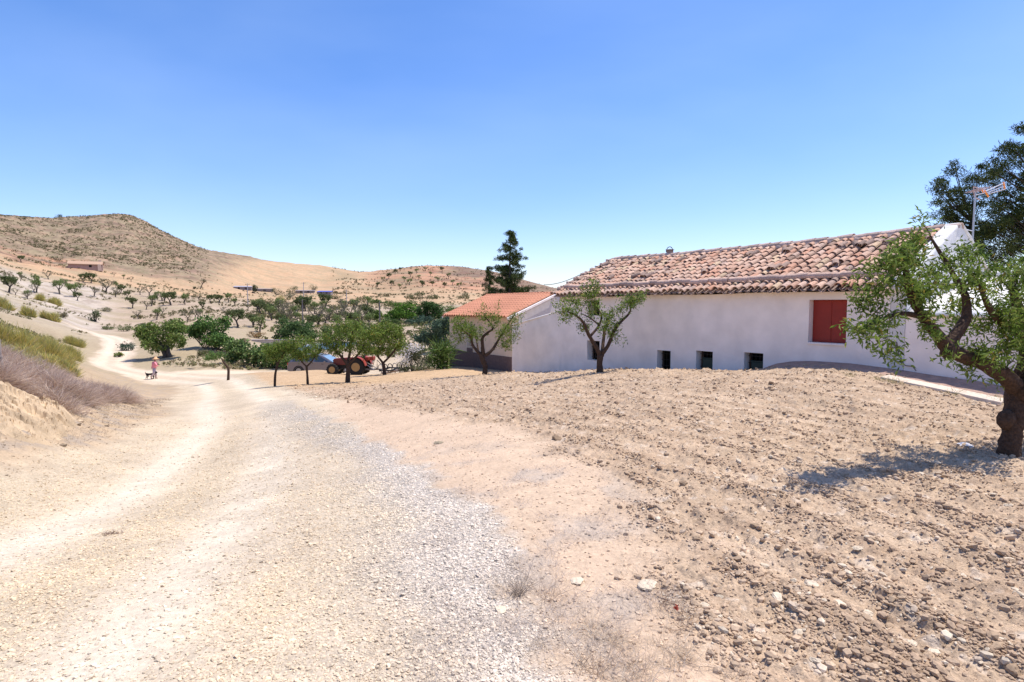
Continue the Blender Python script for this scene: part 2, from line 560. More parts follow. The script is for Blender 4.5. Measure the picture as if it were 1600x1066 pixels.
def near_cover(x, y, r, n0, n1, n2, c, clod, grav, rock, xb, xf, front):
    dr, sg = polydist(x, y, ROAD)
    # plan limits of the ploughed field: in front of the house wall, near edge of the tractor yard
    b = (x - E0[0]) * DN[0] + (y - E0[1]) * DN[1]
    a = (x - E0[0]) * DX[0] + (y - E0[1]) * DX[1]
    fld = sstep(-.25, .5, x - xf) * (1 - sstep(39.5, 42, y - 0.12 * x + n0)) * (1 - sstep(-.5, -.2, b) * sstep(-19, -15, a)) * front
    fld = fld * (y > -30)
    soil = (1 - sstep(-.2, .3, xb - x)) * front * (y < 34)
    c = mixc(c, soil * 1.0, (.53, .395, .275))
    c = mixc(c, soil * sstep(-.1, .6, n1) * .5, (.49, .36, .25))
    c = mixc(c, fld, (.475, .35, .235))
    c = mixc(c, fld * sstep(.15, .45, fbm(x * 9, y * 9, 27, 3)) * .5, (.30, .21, .145))
    c = mixc(c, fld * sstep(.28, .5, fbm(x * 7 + 5, y * 7, 29, 3)) * .6, (.62, .52, .41))
    c = mixc(c, fld * sstep(-.2, .5, n2) * .5, (.38, .27, .18))
    c = mixc(c, fld * sstep(.0, .6, n1) * .3, (.58, .45, .32))
    c = mixc(c, fld * sstep(19, 28, y) * .75, (.50, .34, .19))
    # --- gravelled strip between road and soil
    strip = sstep(-2.25, -1.45, x - xb + .5 * n0) * (1 - sstep(-.15, .15, x - xb)) * front * (y < 21) * (1 - sstep(15, 20, y))
    gn = sstep(-.25, .35, n0 * .6 + n1 * .4 + (x - xb + .9) * .8)
    c = mixc(c, strip * (1 - gn) * .9, (.60, .49, .355))
    c = mixc(c, strip * gn * .9, (.64, .57, .49))
    grav = np.maximum(grav, strip * (.5 + .5 * gn))
    # --- road
    hw = 2.1 + .5 * n0 + .25 * n1 - .3 * sstep(40, 60, r)
    road = (1 - sstep(hw - .45, hw + .35, dr)) * (y > -40)
    road = np.maximum(road, (1 - sstep(-1.6, -.6, x - xb)) * (sg < 0) * (dr < 6) * (y < 18) * front)
    ds, _ = polydist(x, y, SIDE)
    side = (1 - sstep(2.0, 3.4, ds + n1)) * (1 - fld)
    road_m = np.maximum(road * (1 - strip * .85), side)
    c = mixc(c, road_m, (.56, .455, .32))
    trk = np.exp(-((np.abs(dr + .12 * n0) - .80) / .42) ** 2)
    trk = np.maximum(trk * .95, np.exp(-((dr * (-sg) - 2.0) / .5) ** 2) * .45 * (y < 25)) * road
    c = mixc(c, trk * (.65 + .35 * sstep(-.5, .4, n1)), (.61, .52, .40))
    c = mixc(c, road * (1 - trk) * sstep(-.2, .5, n1 + n0) * .5, (.62, .50, .34))
    c = mixc(c, road_m * sstep(35, 60, r) * .8, (.64, .51, .37))
    grav = np.maximum(grav, road * (1 - trk) * .55); grav = np.maximum(grav, trk * .12)
    clod = clod * (1 - road) * (1 - strip)
    # darker moist soil turned up along the furrows
    c = mixc(c, fld * sstep(.1, .8, ridgef(x, y) + .9 * fbm(x * 1.1, y * 1.1, 33, 3)) * .38 * (1 - sstep(14, 24, r)), (.33, .225, .145))
    # dry grass mats on the soil in front
    gm = sstep(.05, .5, fbm(x * 1.6 + 3, y * 1.6, 23, 4)) * soil * (1 - fld) * (1 - sstep(5.5, 8.5, y))
    c = mixc(c, gm * .6, (.40, .34, .28))
    clod = np.maximum(clod, fld)
    # --- left verge and bank
    lv = (sg > 0) * sstep(-.25, .5, dr - hw) * (y < 50) * (r < 70)
    c = mixc(c, lv * .9, (.42, .305, .19))
    c = mixc(c, lv * sstep(24, 34, y) * .6, (.34, .26, .16))
    c = mixc(c, lv * sstep(-.1, .5, fbm(x * .8, y * .8, 55, 4)) * .5, (.40, .30, .20))
    c = mixc(c, lv * sstep(-.1, .35, fbm(x * 2, y * 2, 51, 4)) * (1 - sstep(1.8, 3.2, dr - hw)) * .7, (.30, .25, .20))
    rk = lv * (1 - sstep(12, 16, y)) * sstep(2.6, 3.4, dr - hw + .5 * n1)
    c = mixc(c, rk * .8, (.48, .36, .235))
    rock = np.maximum(rock, rk)
    return c, clod, grav, rock, road_m, strip, fld


def far_cover(x, y, z, r, n3, n4, c, rock):
    md = sstep(60, 95, r)
    pxs = 800 + F * x / np.maximum(y, 1); pxs_ = pxs
    c = mixc(c, md, (.365, .28, .20))
    lf = (pxs_ < 330) * (1 - sstep(105, 130, r)) * sstep(58, 66, r)
    c = mixc(c, lf * .5, (.33, .26, .16))
    c = mixc(c, md * sstep(-.1, .5, n3) * .5, (.44, .35, .26))
    c = mixc(c, md * sstep(.25, .6, fbm(x / 5, y / 5, 61, 4)) * .35, (.36, .31, .21))
    fwd = y > 1
    rd = r + 10 * n3 + 22 * n4
    pn = pxs + 14 * n3
    # white stony slope far left
    ws = (1 - sstep(120, 190, pn - (rd - 100) * .25)) * sstep(85, 110, rd) * (1 - sstep(200, 225, rd)) * fwd
    c = mixc(c, ws, (.43, .365, .295))
    st = sstep(-.05, .35, fbm(x / 3.0, y / 6, 71, 5))
    c = mixc(c, ws * st * .75, (.30, .24, .19))
    # tan band and ploughed hills
    tan = sstep(205, 235, rd) * fwd
    c = mixc(c, tan, (.45, .30, .18))
    c = mixc(c, tan * sstep(-.2, .6, n4) * .4, (.50, .34, .20))
    c = mixc(c, tan * sstep(.1, .5, fbm(x / 55, y / 9, 83, 4)) * .3, (.36, .22, .12))
    scrubby = sstep(.05, .45, fbm(x / 11, y / 11, 81, 5)) * tan * (1 - sstep(330, 400, rd) * sstep(190, 260, pn))
    scrubby = scrubby * (1 - sstep(.2, .7, sstep(250, 300, rd) * sstep(170, 240, pn) * (1 - sstep(560, 600, pn))))
    c = mixc(c, scrubby * .6, (.27, .21, .12))
    # brown hilltop on the left
    ht = sstep(262, 300, rd) * (1 - sstep(300, 360, pn - (rd - 300) * .35)) * fwd
    c = mixc(c, ht, (.225, .165, .11))
    rb = sstep(.0, .3, fbm(x / 12, y / 6, 91, 5)) * ht
    c = mixc(c, rb * .6, (.40, .26, .18))
    c = mixc(c, ht * sstep(.1, .3, fbm(x / 20, z / 2.5, 93, 4)) * .6, (.17, .115, .085))
    c = mixc(c, ht * sstep(.08, .35, fbm(x / 4.5, y / 4.5, 95, 5)) * .7, (.13, .11, .06))
    c = mixc(c, (1 - sstep(15, 40, np.abs(rd - 285))) * (1 - sstep(130, 200, pn)) * sstep(-.3, .2, n3) * fwd * .85, (.40, .22, .135))
    c = mixc(c, (1 - sstep(15, 45, np.abs(rd - 280))) * (1 - sstep(140, 220, pn)) * sstep(.0, .25, fbm(x / 9, z / 1.6, 107, 4)) * fwd * .8, (.15, .09, .065))
    # pink terraces of the right hill
    rh = sstep(330, 400, rd) * sstep(555, 620, pn) * fwd
    c = mixc(c, rh * .9, (.47, .245, .15))
    c = mixc(c, rh * sstep(0, .4, fbm(x / 25, y / 25, 97, 4)) * .4, (.36, .20, .12))
    tr = (np.sin((z + 1.2 * n3) * 1.5) > .35)
    c = mixc(c, rh * tr * .35 * sstep(-.2, .3, n4 + .3), (.30, .17, .10))
    band = np.exp(-((z - 21 - 5 * n4 - 3 * n3 * .5) / 2.0) ** 2) + np.exp(-((z - 31 - 4 * n4) / 1.5) ** 2)
    c = mixc(c, np.clip(band, 0, 1) * rh * .75, (.17, .10, .075))
    sc = rh * sstep(685, 715, pn) * sstep(25.0, 28.0, z + 3 * n3) + rh * sstep(750, 790, pn)
    c = mixc(c, np.clip(sc, 0, 1) * .92, (.17, .115, .085))
    c = mixc(c, rh * sstep(.1, .3, fbm(x / 30, z / 3.0, 99, 3)) * .55, (.25, .14, .09))
    gl = (1 - sstep(.12, .5, np.abs(fbm(x / 80, y / 80, 101, 2)))) * sstep(300, 380, rd) * sstep(480, 540, pn) * (1 - sstep(640, 680, pn)) * fwd
    c = mixc(c, gl * .5, (.24, .19, .11))
    # valley floor with some green ground
    vg = sstep(95, 120, r) * (1 - sstep(200, 260, rd)) * sstep(540, 620, pxs) * fwd
    c = mixc(c, md * sstep(-.05, .3, fbm(x / 16, y / 5, 63, 4)) * .55, (.30, .245, .15))
    c = mixc(c, vg * sstep(-.1, .4, fbm(x / 12, y / 12, 105, 4)) * .7, (.20, .22, .09))
    c = mixc(c, vg * .25, (.42, .34, .26))
    rock = np.maximum(rock, np.clip(ws * .8 + ht * .8 + scrubby * .3, 0, 1))
    return c, rock


def ridgef(x, y):
    return np.sin((x * .93 + y * .36 + .018 * (y - 3) ** 2 + .22 * fbm(x * .6, y * .6, 201, 3)) * 2 * math.pi / .58)


def detail_z(x, y, msk, fld, r):
    g, cl, rk = msk[:, 0], msk[:, 1], msk[:, 2]
    near = 1 - sstep(26, 40, r)
    z = np.zeros(len(x))
    if r.min() > 61 and True:
        if r.max() > 100:
            z += rk * sstep(100, 200, r) * (np.abs(fbm(x / 7, y / 7, 261, 5)) * 1.6)
        return z
    # ploughed ridges run away from the viewer
    ridge = ridgef(x, y)
    f1 = fbm(x * 3.2, y * 3.2, 203, 4)
    z += fld * near * (.016 * ridge * (.5 + sstep(-.3, .4, fbm(x * .35, y * .2, 207, 2))) + .030 * f1 + .016 * fbm(x * 13, y * 13, 205, 4))
    z += fld * near * (bumps(x, y, .30, 211, .35) * .30 * .4 + bumps(x, y, .12, 217, .6) * .12 * .75 + bumps(x, y, .055, 223, .75) * .055 * .95 + bumps(x, y, .028, 229, .8) * .028 * .9)
    z += cl * (1 - fld) * near * (.012 * f1 + bumps(x, y, .1, 227, .3) * .1 * .4)
    z += g * near * (bumps(x, y, .035, 233, .7) * .035 * .8 + .004 * f1)
    z += near * .006 * fbm(x * 1.3, y * 1.3, 241, 3)
    z += rk * (1 - sstep(30, 60, r)) * (.16 * np.abs(fbm(x * 1.2, y * 1.2, 251, 5)) + bumps(x, y, .35, 257, .8) * .35 * .5)
    z += rk * sstep(100, 200, r) * (np.abs(fbm(x / 7, y / 7, 261, 5)) * 1.6)
    return z


def surf_z(x, y):
    zb_ = base_z(x, y)
    cc, mk, rd, fl = cover(x, y, zb_)
    return zb_ + detail_z(x, y, mk, fl, np.sqrt(x * x + y * y))


# ------------------------------------------------------------------ polar ground sheet
def build_ground():
    th_in = np.linspace(R(-52), R(52), 980)
    th_l = np.linspace(R(-180), R(-52), 60, endpoint=False)
    th_r = np.linspace(R(52), R(180), 60)[1:]
    th = np.concatenate([th_l, th_in, th_r])
    rs = [0.02, .3, .6, .9, 1.2, 1.5]
    r = 1.7
    while r < 3600:
        rs.append(r)
        k = .0042 if r < 16 else (.0065 if r < 60 else (.0075 if r < 700 else .06))
        r += max(.011, r * k)
    rs = np.array(rs)
    nr, nth = len(rs), len(th)
    RR, TH = np.meshgrid(rs, th, indexing='ij')
    x = (RR * np.sin(TH)).ravel(); y = (RR * np.cos(TH)).ravel()
    # base relief on a coarser net, then bilinear
    ir = np.unique(np.concatenate([np.arange(0, nr, 4), [nr - 1]])); it = np.unique(np.concatenate([np.arange(0, nth, 5), [nth - 1]]))
    Zc = base_z(RR[np.ix_(ir, it)].ravel() * np.sin(TH[np.ix_(ir, it)].ravel()), RR[np.ix_(ir, it)].ravel() * np.cos(TH[np.ix_(ir, it)].ravel())).reshape(len(ir), len(it))
    Zt = np.stack([np.interp(np.arange(nth), it, Zc[i]) for i in range(len(ir))])
    fi = np.interp(np.arange(nr), ir, np.arange(len(ir))); i0 = np.minimum(fi.astype(int), len(ir) - 2); t = (fi - i0)[:, None]
    z = (Zt[i0] * (1 - t) + Zt[i0 + 1] * t).ravel()
    col = np.empty((nr * nth, 3)); msk = np.empty((nr * nth, 3)); road = np.empty(nr * nth); fld = np.empty(nr * nth)
    dz = np.empty(nr * nth)
    step = 60
    for s0 in range(0, nr, step):
        sl = slice(s0 * nth, min(nr, s0 + step) * nth)
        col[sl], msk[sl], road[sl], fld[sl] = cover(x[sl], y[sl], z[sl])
        dz[sl] = detail_z(x[sl], y[sl], msk[sl], fld[sl], RR.ravel()[sl])
    z = z + dz
    V = np.stack([x, y, z], 1)
    # vertex normals of the whole sheet, so that pieces meet without a seam
    G = V.reshape(nr, nth, 3)
    du = np.gradient(G, axis=0); dv = np.gradient(G, axis=1)
    N = np.cross(dv, du); N /= np.linalg.norm(N, axis=2, keepdims=True) + 1e-12
    N[N[:, :, 2] < 0] *= -1
    N = N.reshape(-1, 3)
    idx = np.arange(nr * nth).reshape(nr, nth)
    q = np.stack([idx[:-1, :-1], idx[:-1, 1:], idx[1:, 1:], idx[1:, :-1]], -1).reshape(-1, 4)
    rc = np.repeat(rs[:-1], nth - 1)
    fr = road[q].mean(1); ff = fld[q].mean(1)
    cls = np.zeros(len(q), int)
    cls[rc > 130] = 3
    cls[(ff > .5) & (rc < 90)] = 2
    cls[(fr > .5) & (rc < 118) & (ff <= .5)] = 1
    for k, (nm, lab) in enumerate([("ground", None), ("dirt_road", None), ("ploughed_field", None), ("hills", None)]):
        fq = q[cls == k]
        used = np.unique(fq)
        remap = np.full(len(V), -1); remap[used] = np.arange(len(used))
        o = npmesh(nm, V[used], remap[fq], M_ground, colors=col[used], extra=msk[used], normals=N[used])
        o['kind'] = 'structure'
    return


def ground_mat():
    m = bpy.data.materials.new('ground_earth'); m.use_nodes = True
    n = m.node_tree; L = n.links; p = n.nodes['Principled BSDF']
    p.inputs['Roughness'].default_value = .95; p.inputs['Specular IOR Level'].default_value = .1
    N = n.nodes.new
    a = N('ShaderNodeAttribute'); a.attribute_name = 'Col'
    k = N('ShaderNodeAttribute'); k.attribute_name = 'Msk'
    sp_ = N('ShaderNodeSeparateColor'); L.new(k.outputs['Color'], sp_.inputs[0])
    tc = N('ShaderNodeTexCoord')

    def noise(s, d=5, r=.6):
        t = N('ShaderNodeTexNoise'); t.inputs['Scale'].default_value = s; t.inputs['Detail'].default_value = d
        t.inputs['Roughness'].default_value = r; L.new(tc.outputs['Object'], t.inputs['Vector']); return t.outputs[0]

    def mr(x, a0, a1, b0, b1):
        t = N('ShaderNodeMapRange'); L.new(x, t.inputs[0])
        for i, v in enumerate((a0, a1, b0, b1)): t.inputs[i + 1].default_value = v
        return t.outputs[0]

    def math_(op, x, y):
        t = N('ShaderNodeMath'); t.operation = op
        for i, v in enumerate((x, y)):
            if isinstance(v, (int, float)): t.inputs[i].default_value = v
            else: L.new(v, t.inputs[i])
        return t.outputs[0]
    f1 = mr(noise(26, 8, .7), .3, .7, .80, 1.16)
    f2 = mr(noise(1.4, 4), .3, .7, .93, 1.06)
    f = math_('MULTIPLY', f1, f2)
    # loose stones in the gravel: cell brightness
    v = N('ShaderNodeTexVoronoi'); v.inputs['Scale'].default_value = 55; L.new(tc.outputs['Object'], v.inputs['Vector'])
    hv = N('ShaderNodeSeparateColor'); L.new(v.outputs['Color'], hv.inputs[0])
    gs = mr(hv.outputs[0], 0, 1, .62, 1.22)
    ed = mr(v.outputs['Distance'], .0, .65, 1.08, .62)
    gg = math_('MULTIPLY', gs, ed)
    one = N('ShaderNodeMix'); L.new(sp_.outputs[0], one.inputs[0]); one.inputs[2].default_value = 1.0; L.new(gg, one.inputs[3])
    f = math_('MULTIPLY', f, one.outputs[0])
    cf = mr(noise(75, 5, .75), .36, .66, .66, 1.2)
    one2 = N('ShaderNodeMix'); L.new(sp_.outputs[1], one2.inputs[0]); one2.inputs[2].default_value = 1.0; L.new(cf, one2.inputs[3])
    f = math_('MULTIPLY', f, one2.outputs[0])
    mm = N('ShaderNodeMixRGB'); mm.blend_type = 'MULTIPLY'; mm.inputs[0].default_value = 1
    L.new(a.outputs['Color'], mm.inputs[1]); L.new(f, mm.inputs[2])
    L.new(mm.outputs[0], p.inputs['Base Color'])
    b = N('ShaderNodeBump'); b.inputs['Strength'].default_value = .55; b.inputs['Distance'].default_value = .012
    hgt = math_('ADD', noise(60, 6, .7), math_('MULTIPLY', math_('MULTIPLY', v.outputs['Distance'], -1.0), sp_.outputs[0]))
    L.new(hgt, b.inputs['Height'])
    b2 = N('ShaderNodeBump'); b2.inputs['Strength'].default_value = .5; b2.inputs['Distance'].default_value = .06
    L.new(noise(7, 5, .65), b2.inputs['Height']); L.new(b.outputs[0], b2.inputs['Normal'])
    L.new(b2.outputs[0], p.inputs['Normal'])
    return m


M_ground = ground_mat()
build_ground()
# ------------------------------------------------------------------ buildings
M_plaster = mat('white_plaster', (.88, .80, .735), .92, noise=.13, scale=.8, bump=.35, bscale=7, spec=.1, bdist=.03)
M_plaster2 = mat('cream_plaster', (.66, .53, .40), .92, noise=.12, scale=1.2, bump=.3, bscale=9, spec=.1)
M_lime = mat('whitewash', (.66, .645, .62), .9, noise=.12, scale=2, bump=.6, bscale=5, spec=.1, bdist=.04)
M_tile = mat('old_clay_tile', (1, 1, 1), .9, attr=True, noise=.35, scale=9, bump=.5, bscale=45, spec=.12)
M_tile2 = mat('new_clay_tile', (1, 1, 1), .8, attr=True, noise=.15, scale=4, bump=.2, bscale=30, spec=.2)
M_dado = mat('dark_dado', (.14, .095, .085), .85, noise=.2, scale=3, bump=.3, bscale=20)
M_red = mat('red_shutter', (.27, .022, .014), .55, noise=.12, scale=3, spec=.4)
M_dark = mat('dark_interior', (.012, .012, .014), .9)
M_green = mat('dark_green_metal', (.015, .04, .035), .45, noise=.2, scale=5)
M_iron = mat('iron', (.05, .045, .045), .6, metal=.3, noise=.2, scale=20)
M_wood = mat('dark_wood', (.11, .07, .05), .8, noise=.3, scale=12)
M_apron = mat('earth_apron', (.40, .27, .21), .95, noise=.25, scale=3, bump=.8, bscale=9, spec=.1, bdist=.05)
M_conc = mat('pale_concrete', (.60, .50, .40), .95, noise=.2, scale=5, bump=.5, bscale=25, spec=.1)
M_galv = mat('galvanised', (.45, .46, .48), .4, metal=.7, noise=.1, scale=20)
M_alu = mat('aluminium', (.75, .76, .78), .35, metal=.6)
M_orange = mat('orange_plastic', (.85, .28, .03), .5)
M_mortar = mat('pink_mortar', (.56, .43, .35), .95, noise=.25, scale=4, bump=.8, bscale=14, spec=.1)
M_crack = mat('crack_line', (.10, .08, .075), .9)

ANG = math.atan2(DX[1], DX[0])


def loc2(px, py, off=0.0):
    """point of the house front plane (moved back by off) seen at px, py -> (along, z)"""
    xr = (px - 800) / F; u = (533 - py) / F
    d = np.array([xr, cp + u * sp, -sp + u * cp])
    o = E0 + DN * off
    t = (o @ DN) / (d[0] * DN[0] + d[1] * DN[1])
    P = d * t
    return ((P[0] - E0[0]) * DX[0] + (P[1] - E0[1]) * DX[1], CAMZ + P[2])


def tow(a, b, z=0.0):
    return np.array([E0[0] + a * DX[0] + b * DN[0], E0[1] + a * DX[1] + b * DN[1], z])


def wall_mesh(x0, x1, top, zb, holes, y=0.0, reveal=.28, step=.35, wob=.012, seed=1, name='wall', m=None, parent=None, back=None):
    """front wall in the xz plane facing -y with real openings and reveals; top = function of x"""
    xs = sorted(set([x0, x1] + [h[0] for h in holes] + [h[1] for h in holes]))
    zs = sorted(set([zb] + [h[2] for h in holes] + [h[3] for h in holes] + [min(top(x0), top(x1), 1.9)]))
    zs = [z for z in zs if z <= min(top(a) for a in xs) + 1e-6]

    def fine(v):
        o = []
        for a, b in zip(v[:-1], v[1:]):
            k = max(1, int((b - a) / step)); o += list(np.linspace(a, b, k, endpoint=False))
        return o + [v[-1]]
    xs = fine(xs); zs = fine(zs)
    mb = MB(); vid = {}

    def v(x, z, yy=None):
        k = (round(x, 4), round(z, 4), yy)
        if k not in vid:
            w = wob * float(fbm(np.array([x * .9]), np.array([z * .9 + seed]), seed, 3)[0]) * 2 if yy is None else 0
            vid[k] = len(mb.v)
            mb.v.append((x, y + w if yy is None else yy, z)); mb.c.append((1, 1, 1))
        return vid[k]

    def inh(x, z):
        return any(h[0] < x < h[1] and h[2] < z < h[3] for h in holes)
    for i in range(len(xs) - 1):
        for j in range(len(zs) - 1):
            if inh((xs[i] + xs[i + 1]) / 2, (zs[j] + zs[j + 1]) / 2):
                continue
            mb.f.append((v(xs[i], zs[j]), v(xs[i + 1], zs[j]), v(xs[i + 1], zs[j + 1]), v(xs[i], zs[j + 1])))
        a, b = xs[i], xs[i + 1]
        if top(a) > zs[-1] + 1e-4 or top(b) > zs[-1] + 1e-4:
            mb.f.append((v(a, zs[-1]), v(b, zs[-1]), v(b, top(b)), v(a, top(a))))
        th = back or .45
        mb.f.append((v(a, top(a)), v(b, top(b)), v(b, top(b), y + th), v(a, top(a), y + th)))
    for xx in (x0, x1):
        th = back or .45
        zz = [zb, top(xx)]
        mb.f.append((v(xx, zb), v(xx, top(xx)), v(xx, top(xx), y + th), v(xx, zb, y + th)))
    for h in holes:
        a, b, c, d = h
        yb = y + reveal
        # the reveal is slightly proud-less: its front edge meets the wall surface
        P = [(a, c), (b, c), (b, d), (a, d)]
        f = [len(mb.v) + k for k in range(4)]
        for (px_, pz_) in P: mb.v.append((px_, y - .004, pz_)); mb.c.append((1, 1, 1))
        g = [len(mb.v) + k for k in range(4)]
        for (px_, pz_) in P: mb.v.append((px_, yb, pz_)); mb.c.append((1, 1, 1))
        for k in range(4):
            mb.f.append((f[k], f[(k + 1) % 4], g[(k + 1) % 4], g[k]))
    return mb.build(name, m, parent, smooth=False)


def tile_mesh(rows, name, m, parent, z0=0.0):
    """rows: list of (origin, axis down-slope, across, normal, length, r0, r1, colour): half-round cover tiles"""
    n = 7
    ang = np.linspace(0, math.pi, n)
    V = []; Q = []; C = []
    base = 0
    for (o, dn, ac, nm, Ln, r0, r1, colr, flip) in rows:
        vs = []
        for (s, r, th) in ((0, r0, 0), (1, r1, 0), (1, r1 - .014, 1), (0, r0 - .014, 1)):
            for t in ang:
                hh = math.sin(t) * r * (1 if not flip else -1) * .95
                vs.append(o + dn * (Ln * s) + ac * (math.cos(t) * r) + nm * (hh + (.0)))
        V += vs
        for k in range(3):
            for i in range(n - 1):
                a = base + k * n + i
                Q.append((a, a + 1, a + n + 1, a + n))
        C += [colr] * len(vs)
        base += len(vs)
    return npmesh(name, np.array(V), np.array(Q), m, parent, colors=np.array(C), smooth=False)


def tcol(kind='old'):
    r = random.random()
    if kind == 'old':
        if r < .05: c = np.array((.24, .18, .15))
        elif r < .55: c = np.array((.56, .38, .29))
        elif r < .80: c = np.array((.62, .47, .38))
        elif r < .90: c = np.array((.54, .31, .22))
        else: c = np.array((.56, .47, .33))
    elif kind == 'grey':
        c = np.array((.40, .33, .30)) if r < .5 else np.array((.54, .43, .37))
    else:
        c = np.array((.60, .23, .12))
    return (c * .7 + np.array((.54, .37, .27)) * .3) * np.array((.98, .91, .86)) * random.uniform(.86, 1.10)


# ---------------------------------------------------------------- long farmhouse
house = thing('farmhouse', 'long low whitewashed farmhouse with an old curved clay tile roof and red shutter', 'house', (E0[0], E0[1], 0), ANG)
XL = -10.96; EZ = 1.99; RZ = 3.42; HW = 2.8


def opening(x0, x1, yt, yb, zmin=None):
    a, zt = loc2(x0, yt); b, _ = loc2(x1, yt); _, zb_ = loc2((x0 + x1) / 2, yb)
    zt = (zt + loc2(x1, yt)[1]) / 2
    return (a, b, zb_ if zmin is None else zmin, zt)


H_red = (loc2(1264, 500)[0], loc2(1323, 500)[0], loc2(1290, 536)[1], loc2(1290, 468.5)[1])
H_w3 = (loc2(1163, 551)[0], loc2(1193, 551)[0], loc2(1178, 551)[1] - .75, loc2(1178, 551.5)[1])
H_w2 = (loc2(1088, 548)[0], loc2(1114, 548)[0], loc2(1100, 548)[1] - .75, loc2(1100, 548.8)[1])
H_w1 = (loc2(1027, 547)[0], loc2(1048, 547)[0], loc2(1038, 547)[1] - .95, loc2(1038, 547.8)[1])
H_ll = (loc2(918, 547)[0], loc2(937, 547)[0], loc2(928, 563)[1], loc2(928, 532.5)[1])
H_ul = (loc2(920, 480)[0], loc2(937, 480)[0], loc2(930, 493)[1], loc2(930, 469)[1])
front_holes = [H_red, H_w3, H_w2, H_w1, H_ll, H_ul]
XR = 9.5
A_TOP = loc2(1402, 493.5)[1]
wall_mesh(XL, 0.0, lambda x: EZ - .03 + .012 * math.sin(x * 1.7), -2.2, front_holes, m=M_plaster, parent=house, name='front_wall')
# left end gable and right end gable with rounded whitewashed parapet
mb = MB()
gb = [(XL + .0, 0.45), (XL, HW * 2)]
mb.add([(XL - .003, .45, -2.2), (XL - .003, 2 * HW, -2.2), (XL - .003, 2 * HW, EZ), (XL - .003, HW, RZ - .06), (XL - .003, .45, EZ + .2)], [(0, 4, 3, 2, 1)])
mb.add([(XL, 2 * HW, -2.2), (0, 2 * HW, -2.2), (0, 2 * HW, EZ), (XL, 2 * HW, EZ)], [(0, 1, 2, 3)])
mb.build('rear_walls', M_plaster, house)
mb = MB()
# gable slab 0.3 thick, profile slightly above the tiles
prof = [(-.12, EZ - .02)]
for i in range(13):
    t = i / 12; prof.append((-.05 + (HW + .05) * t, EZ + .13 + (RZ + .13 - EZ - .10) * t + .015 * math.sin(i * 2.1)))
prof += [(HW + .06, RZ + .17), (HW + .18, RZ + .12)]
for i in range(1, 13):
    t = i / 12; prof.append((HW + .12 + (HW - .1) * t, RZ + .10 - (RZ - EZ - .02) * t + .02 * math.sin(i * 1.7)))
prof += [(2 * HW + .02, EZ - .05), (2 * HW + .02, -1.5), (-.0, -1.5), (0, EZ - .05)]
n_p = len(prof)
vs = []
for (yy, zz) in prof: vs.append((-.02, yy, zz))
for (yy, zz) in prof: vs.append((.30, yy, zz))
fs = [tuple(range(n_p)), tuple(range(n_p, 2 * n_p))[::-1]] + [(i, n_p + i, n_p + (i + 1) % n_p, (i + 1) % n_p) for i in range(n_p)]
mb.add(vs, fs)
g = mb.build('gable_wall', M_lime, house, bevel=.035)
# ragged lime edge along the gable
mb = MB()
pp = [(.30, HW + .1 + (HW - .1) * t, RZ + .12 - (RZ - EZ - .02) * t + random.uniform(-.02, .02)) for t in np.linspace(0, 1, 16)]
mb.tube(pp, [random.uniform(.03, .05) for _ in pp], 7)
mb.build('lime_edge', M_lime, house, smooth=True)

# tiled roof
roof = MB()


def zroof(x, y):
    """roof underlay height, front slope, sagging a little"""
    t = (y + .30) / (HW + .30)
    s = -.05 * math.sin(math.pi * (x - XL) / (0 - XL)) * t + .018 * math.sin(x * 2.1 + 1) * (1 - abs(2 * t - 1)) + .012 * math.sin(x * 5.3 + y * 3)
    return EZ + .00 + (RZ - EZ) * (t * 1.0) + s


NX, NY = 60, 10
idx = {}
for i in range(NX + 1):
    for j in range(NY + 1):
        x = XL - .08 + (0 - XL + .06) * i / NX; y = -.28 + (HW + .28) * j / NY
        idx[i, j] = len(roof.v); roof.v.append((x, y, zroof(x, y) - .01)); roof.c.append((.30, .22, .18))
for i in range(NX):
    for j in range(NY):
        roof.f.append((idx[i, j], idx[i + 1, j], idx[i + 1, j + 1], idx[i, j + 1]))
b0 = len(roof.v)
roof.add([(XL - .08, HW, RZ), (-.02, HW, RZ), (-.02, 2 * HW + .25, EZ - .08), (XL - .08, 2 * HW + .25, EZ - .08)], [(0, 1, 2, 3)], (.42, .28, .2))
roof_o = roof.build('roof', M_tile, house, col=True)

rows = []
PW = .212
nc = int((0 - XL) / PW)
NR = 11
SL = math.hypot(HW + .3, RZ - EZ)
for c in range(nc + 1):
    xc = XL + .03 + c * PW + random.uniform(-.008, .008)
    shift = random.uniform(-.04, .04)
    wig = random.uniform(-.01, .01)
    for r_ in range(NR):
        t1 = (r_ + .0) / NR; t2 = (r_ + 1.22) / NR
        if t2 > 1: t2 = 1.0
        y1 = -.30 + (HW + .3) * t1 + shift * (.5 if r_ else 1); y2 = -.30 + (HW + .3) * t2 + shift
        y2 = min(y2, HW)
        sx = random.gauss(0, .012) + wig * r_
        if r_ in (3, 4, 8) and random.random() < .12: sx += random.choice((-1, 1)) * .05
        lo = Vector((xc + sx + random.gauss(0, .006), y1, zroof(xc, y1) + .055 + random.uniform(0, .012)))
        hi = Vector((xc + sx, y2, zroof(xc, y2) + .035))
        d = lo - hi; Ln = d.length; d.normalize()
        across = Vector((1, 0, 0)); nm = across.cross(d); nm = nm if nm.z > 0 else -nm
        rr = random.uniform(.083, .094)
        kind = 'old' if random.random() > (.05 if r_ not in (3, 8) else .22) else 'grey'
        if r_ == 0: kind = 'grey' if random.random() < .6 else 'old'
        cc = tcol(kind)
        rows.append((hi, d, across, nm, Ln, rr * .86, rr, cc, False))
        if r_ == 0:   # channel tile between, seen from below at the eave
            lo2 = lo + Vector((PW / 2, .02, -.035)); hi2 = hi + Vector((PW / 2, 0, -.03))
            rows.append((hi2, d, across, nm, Ln, rr * .8, rr * .9, tcol('grey'), True))
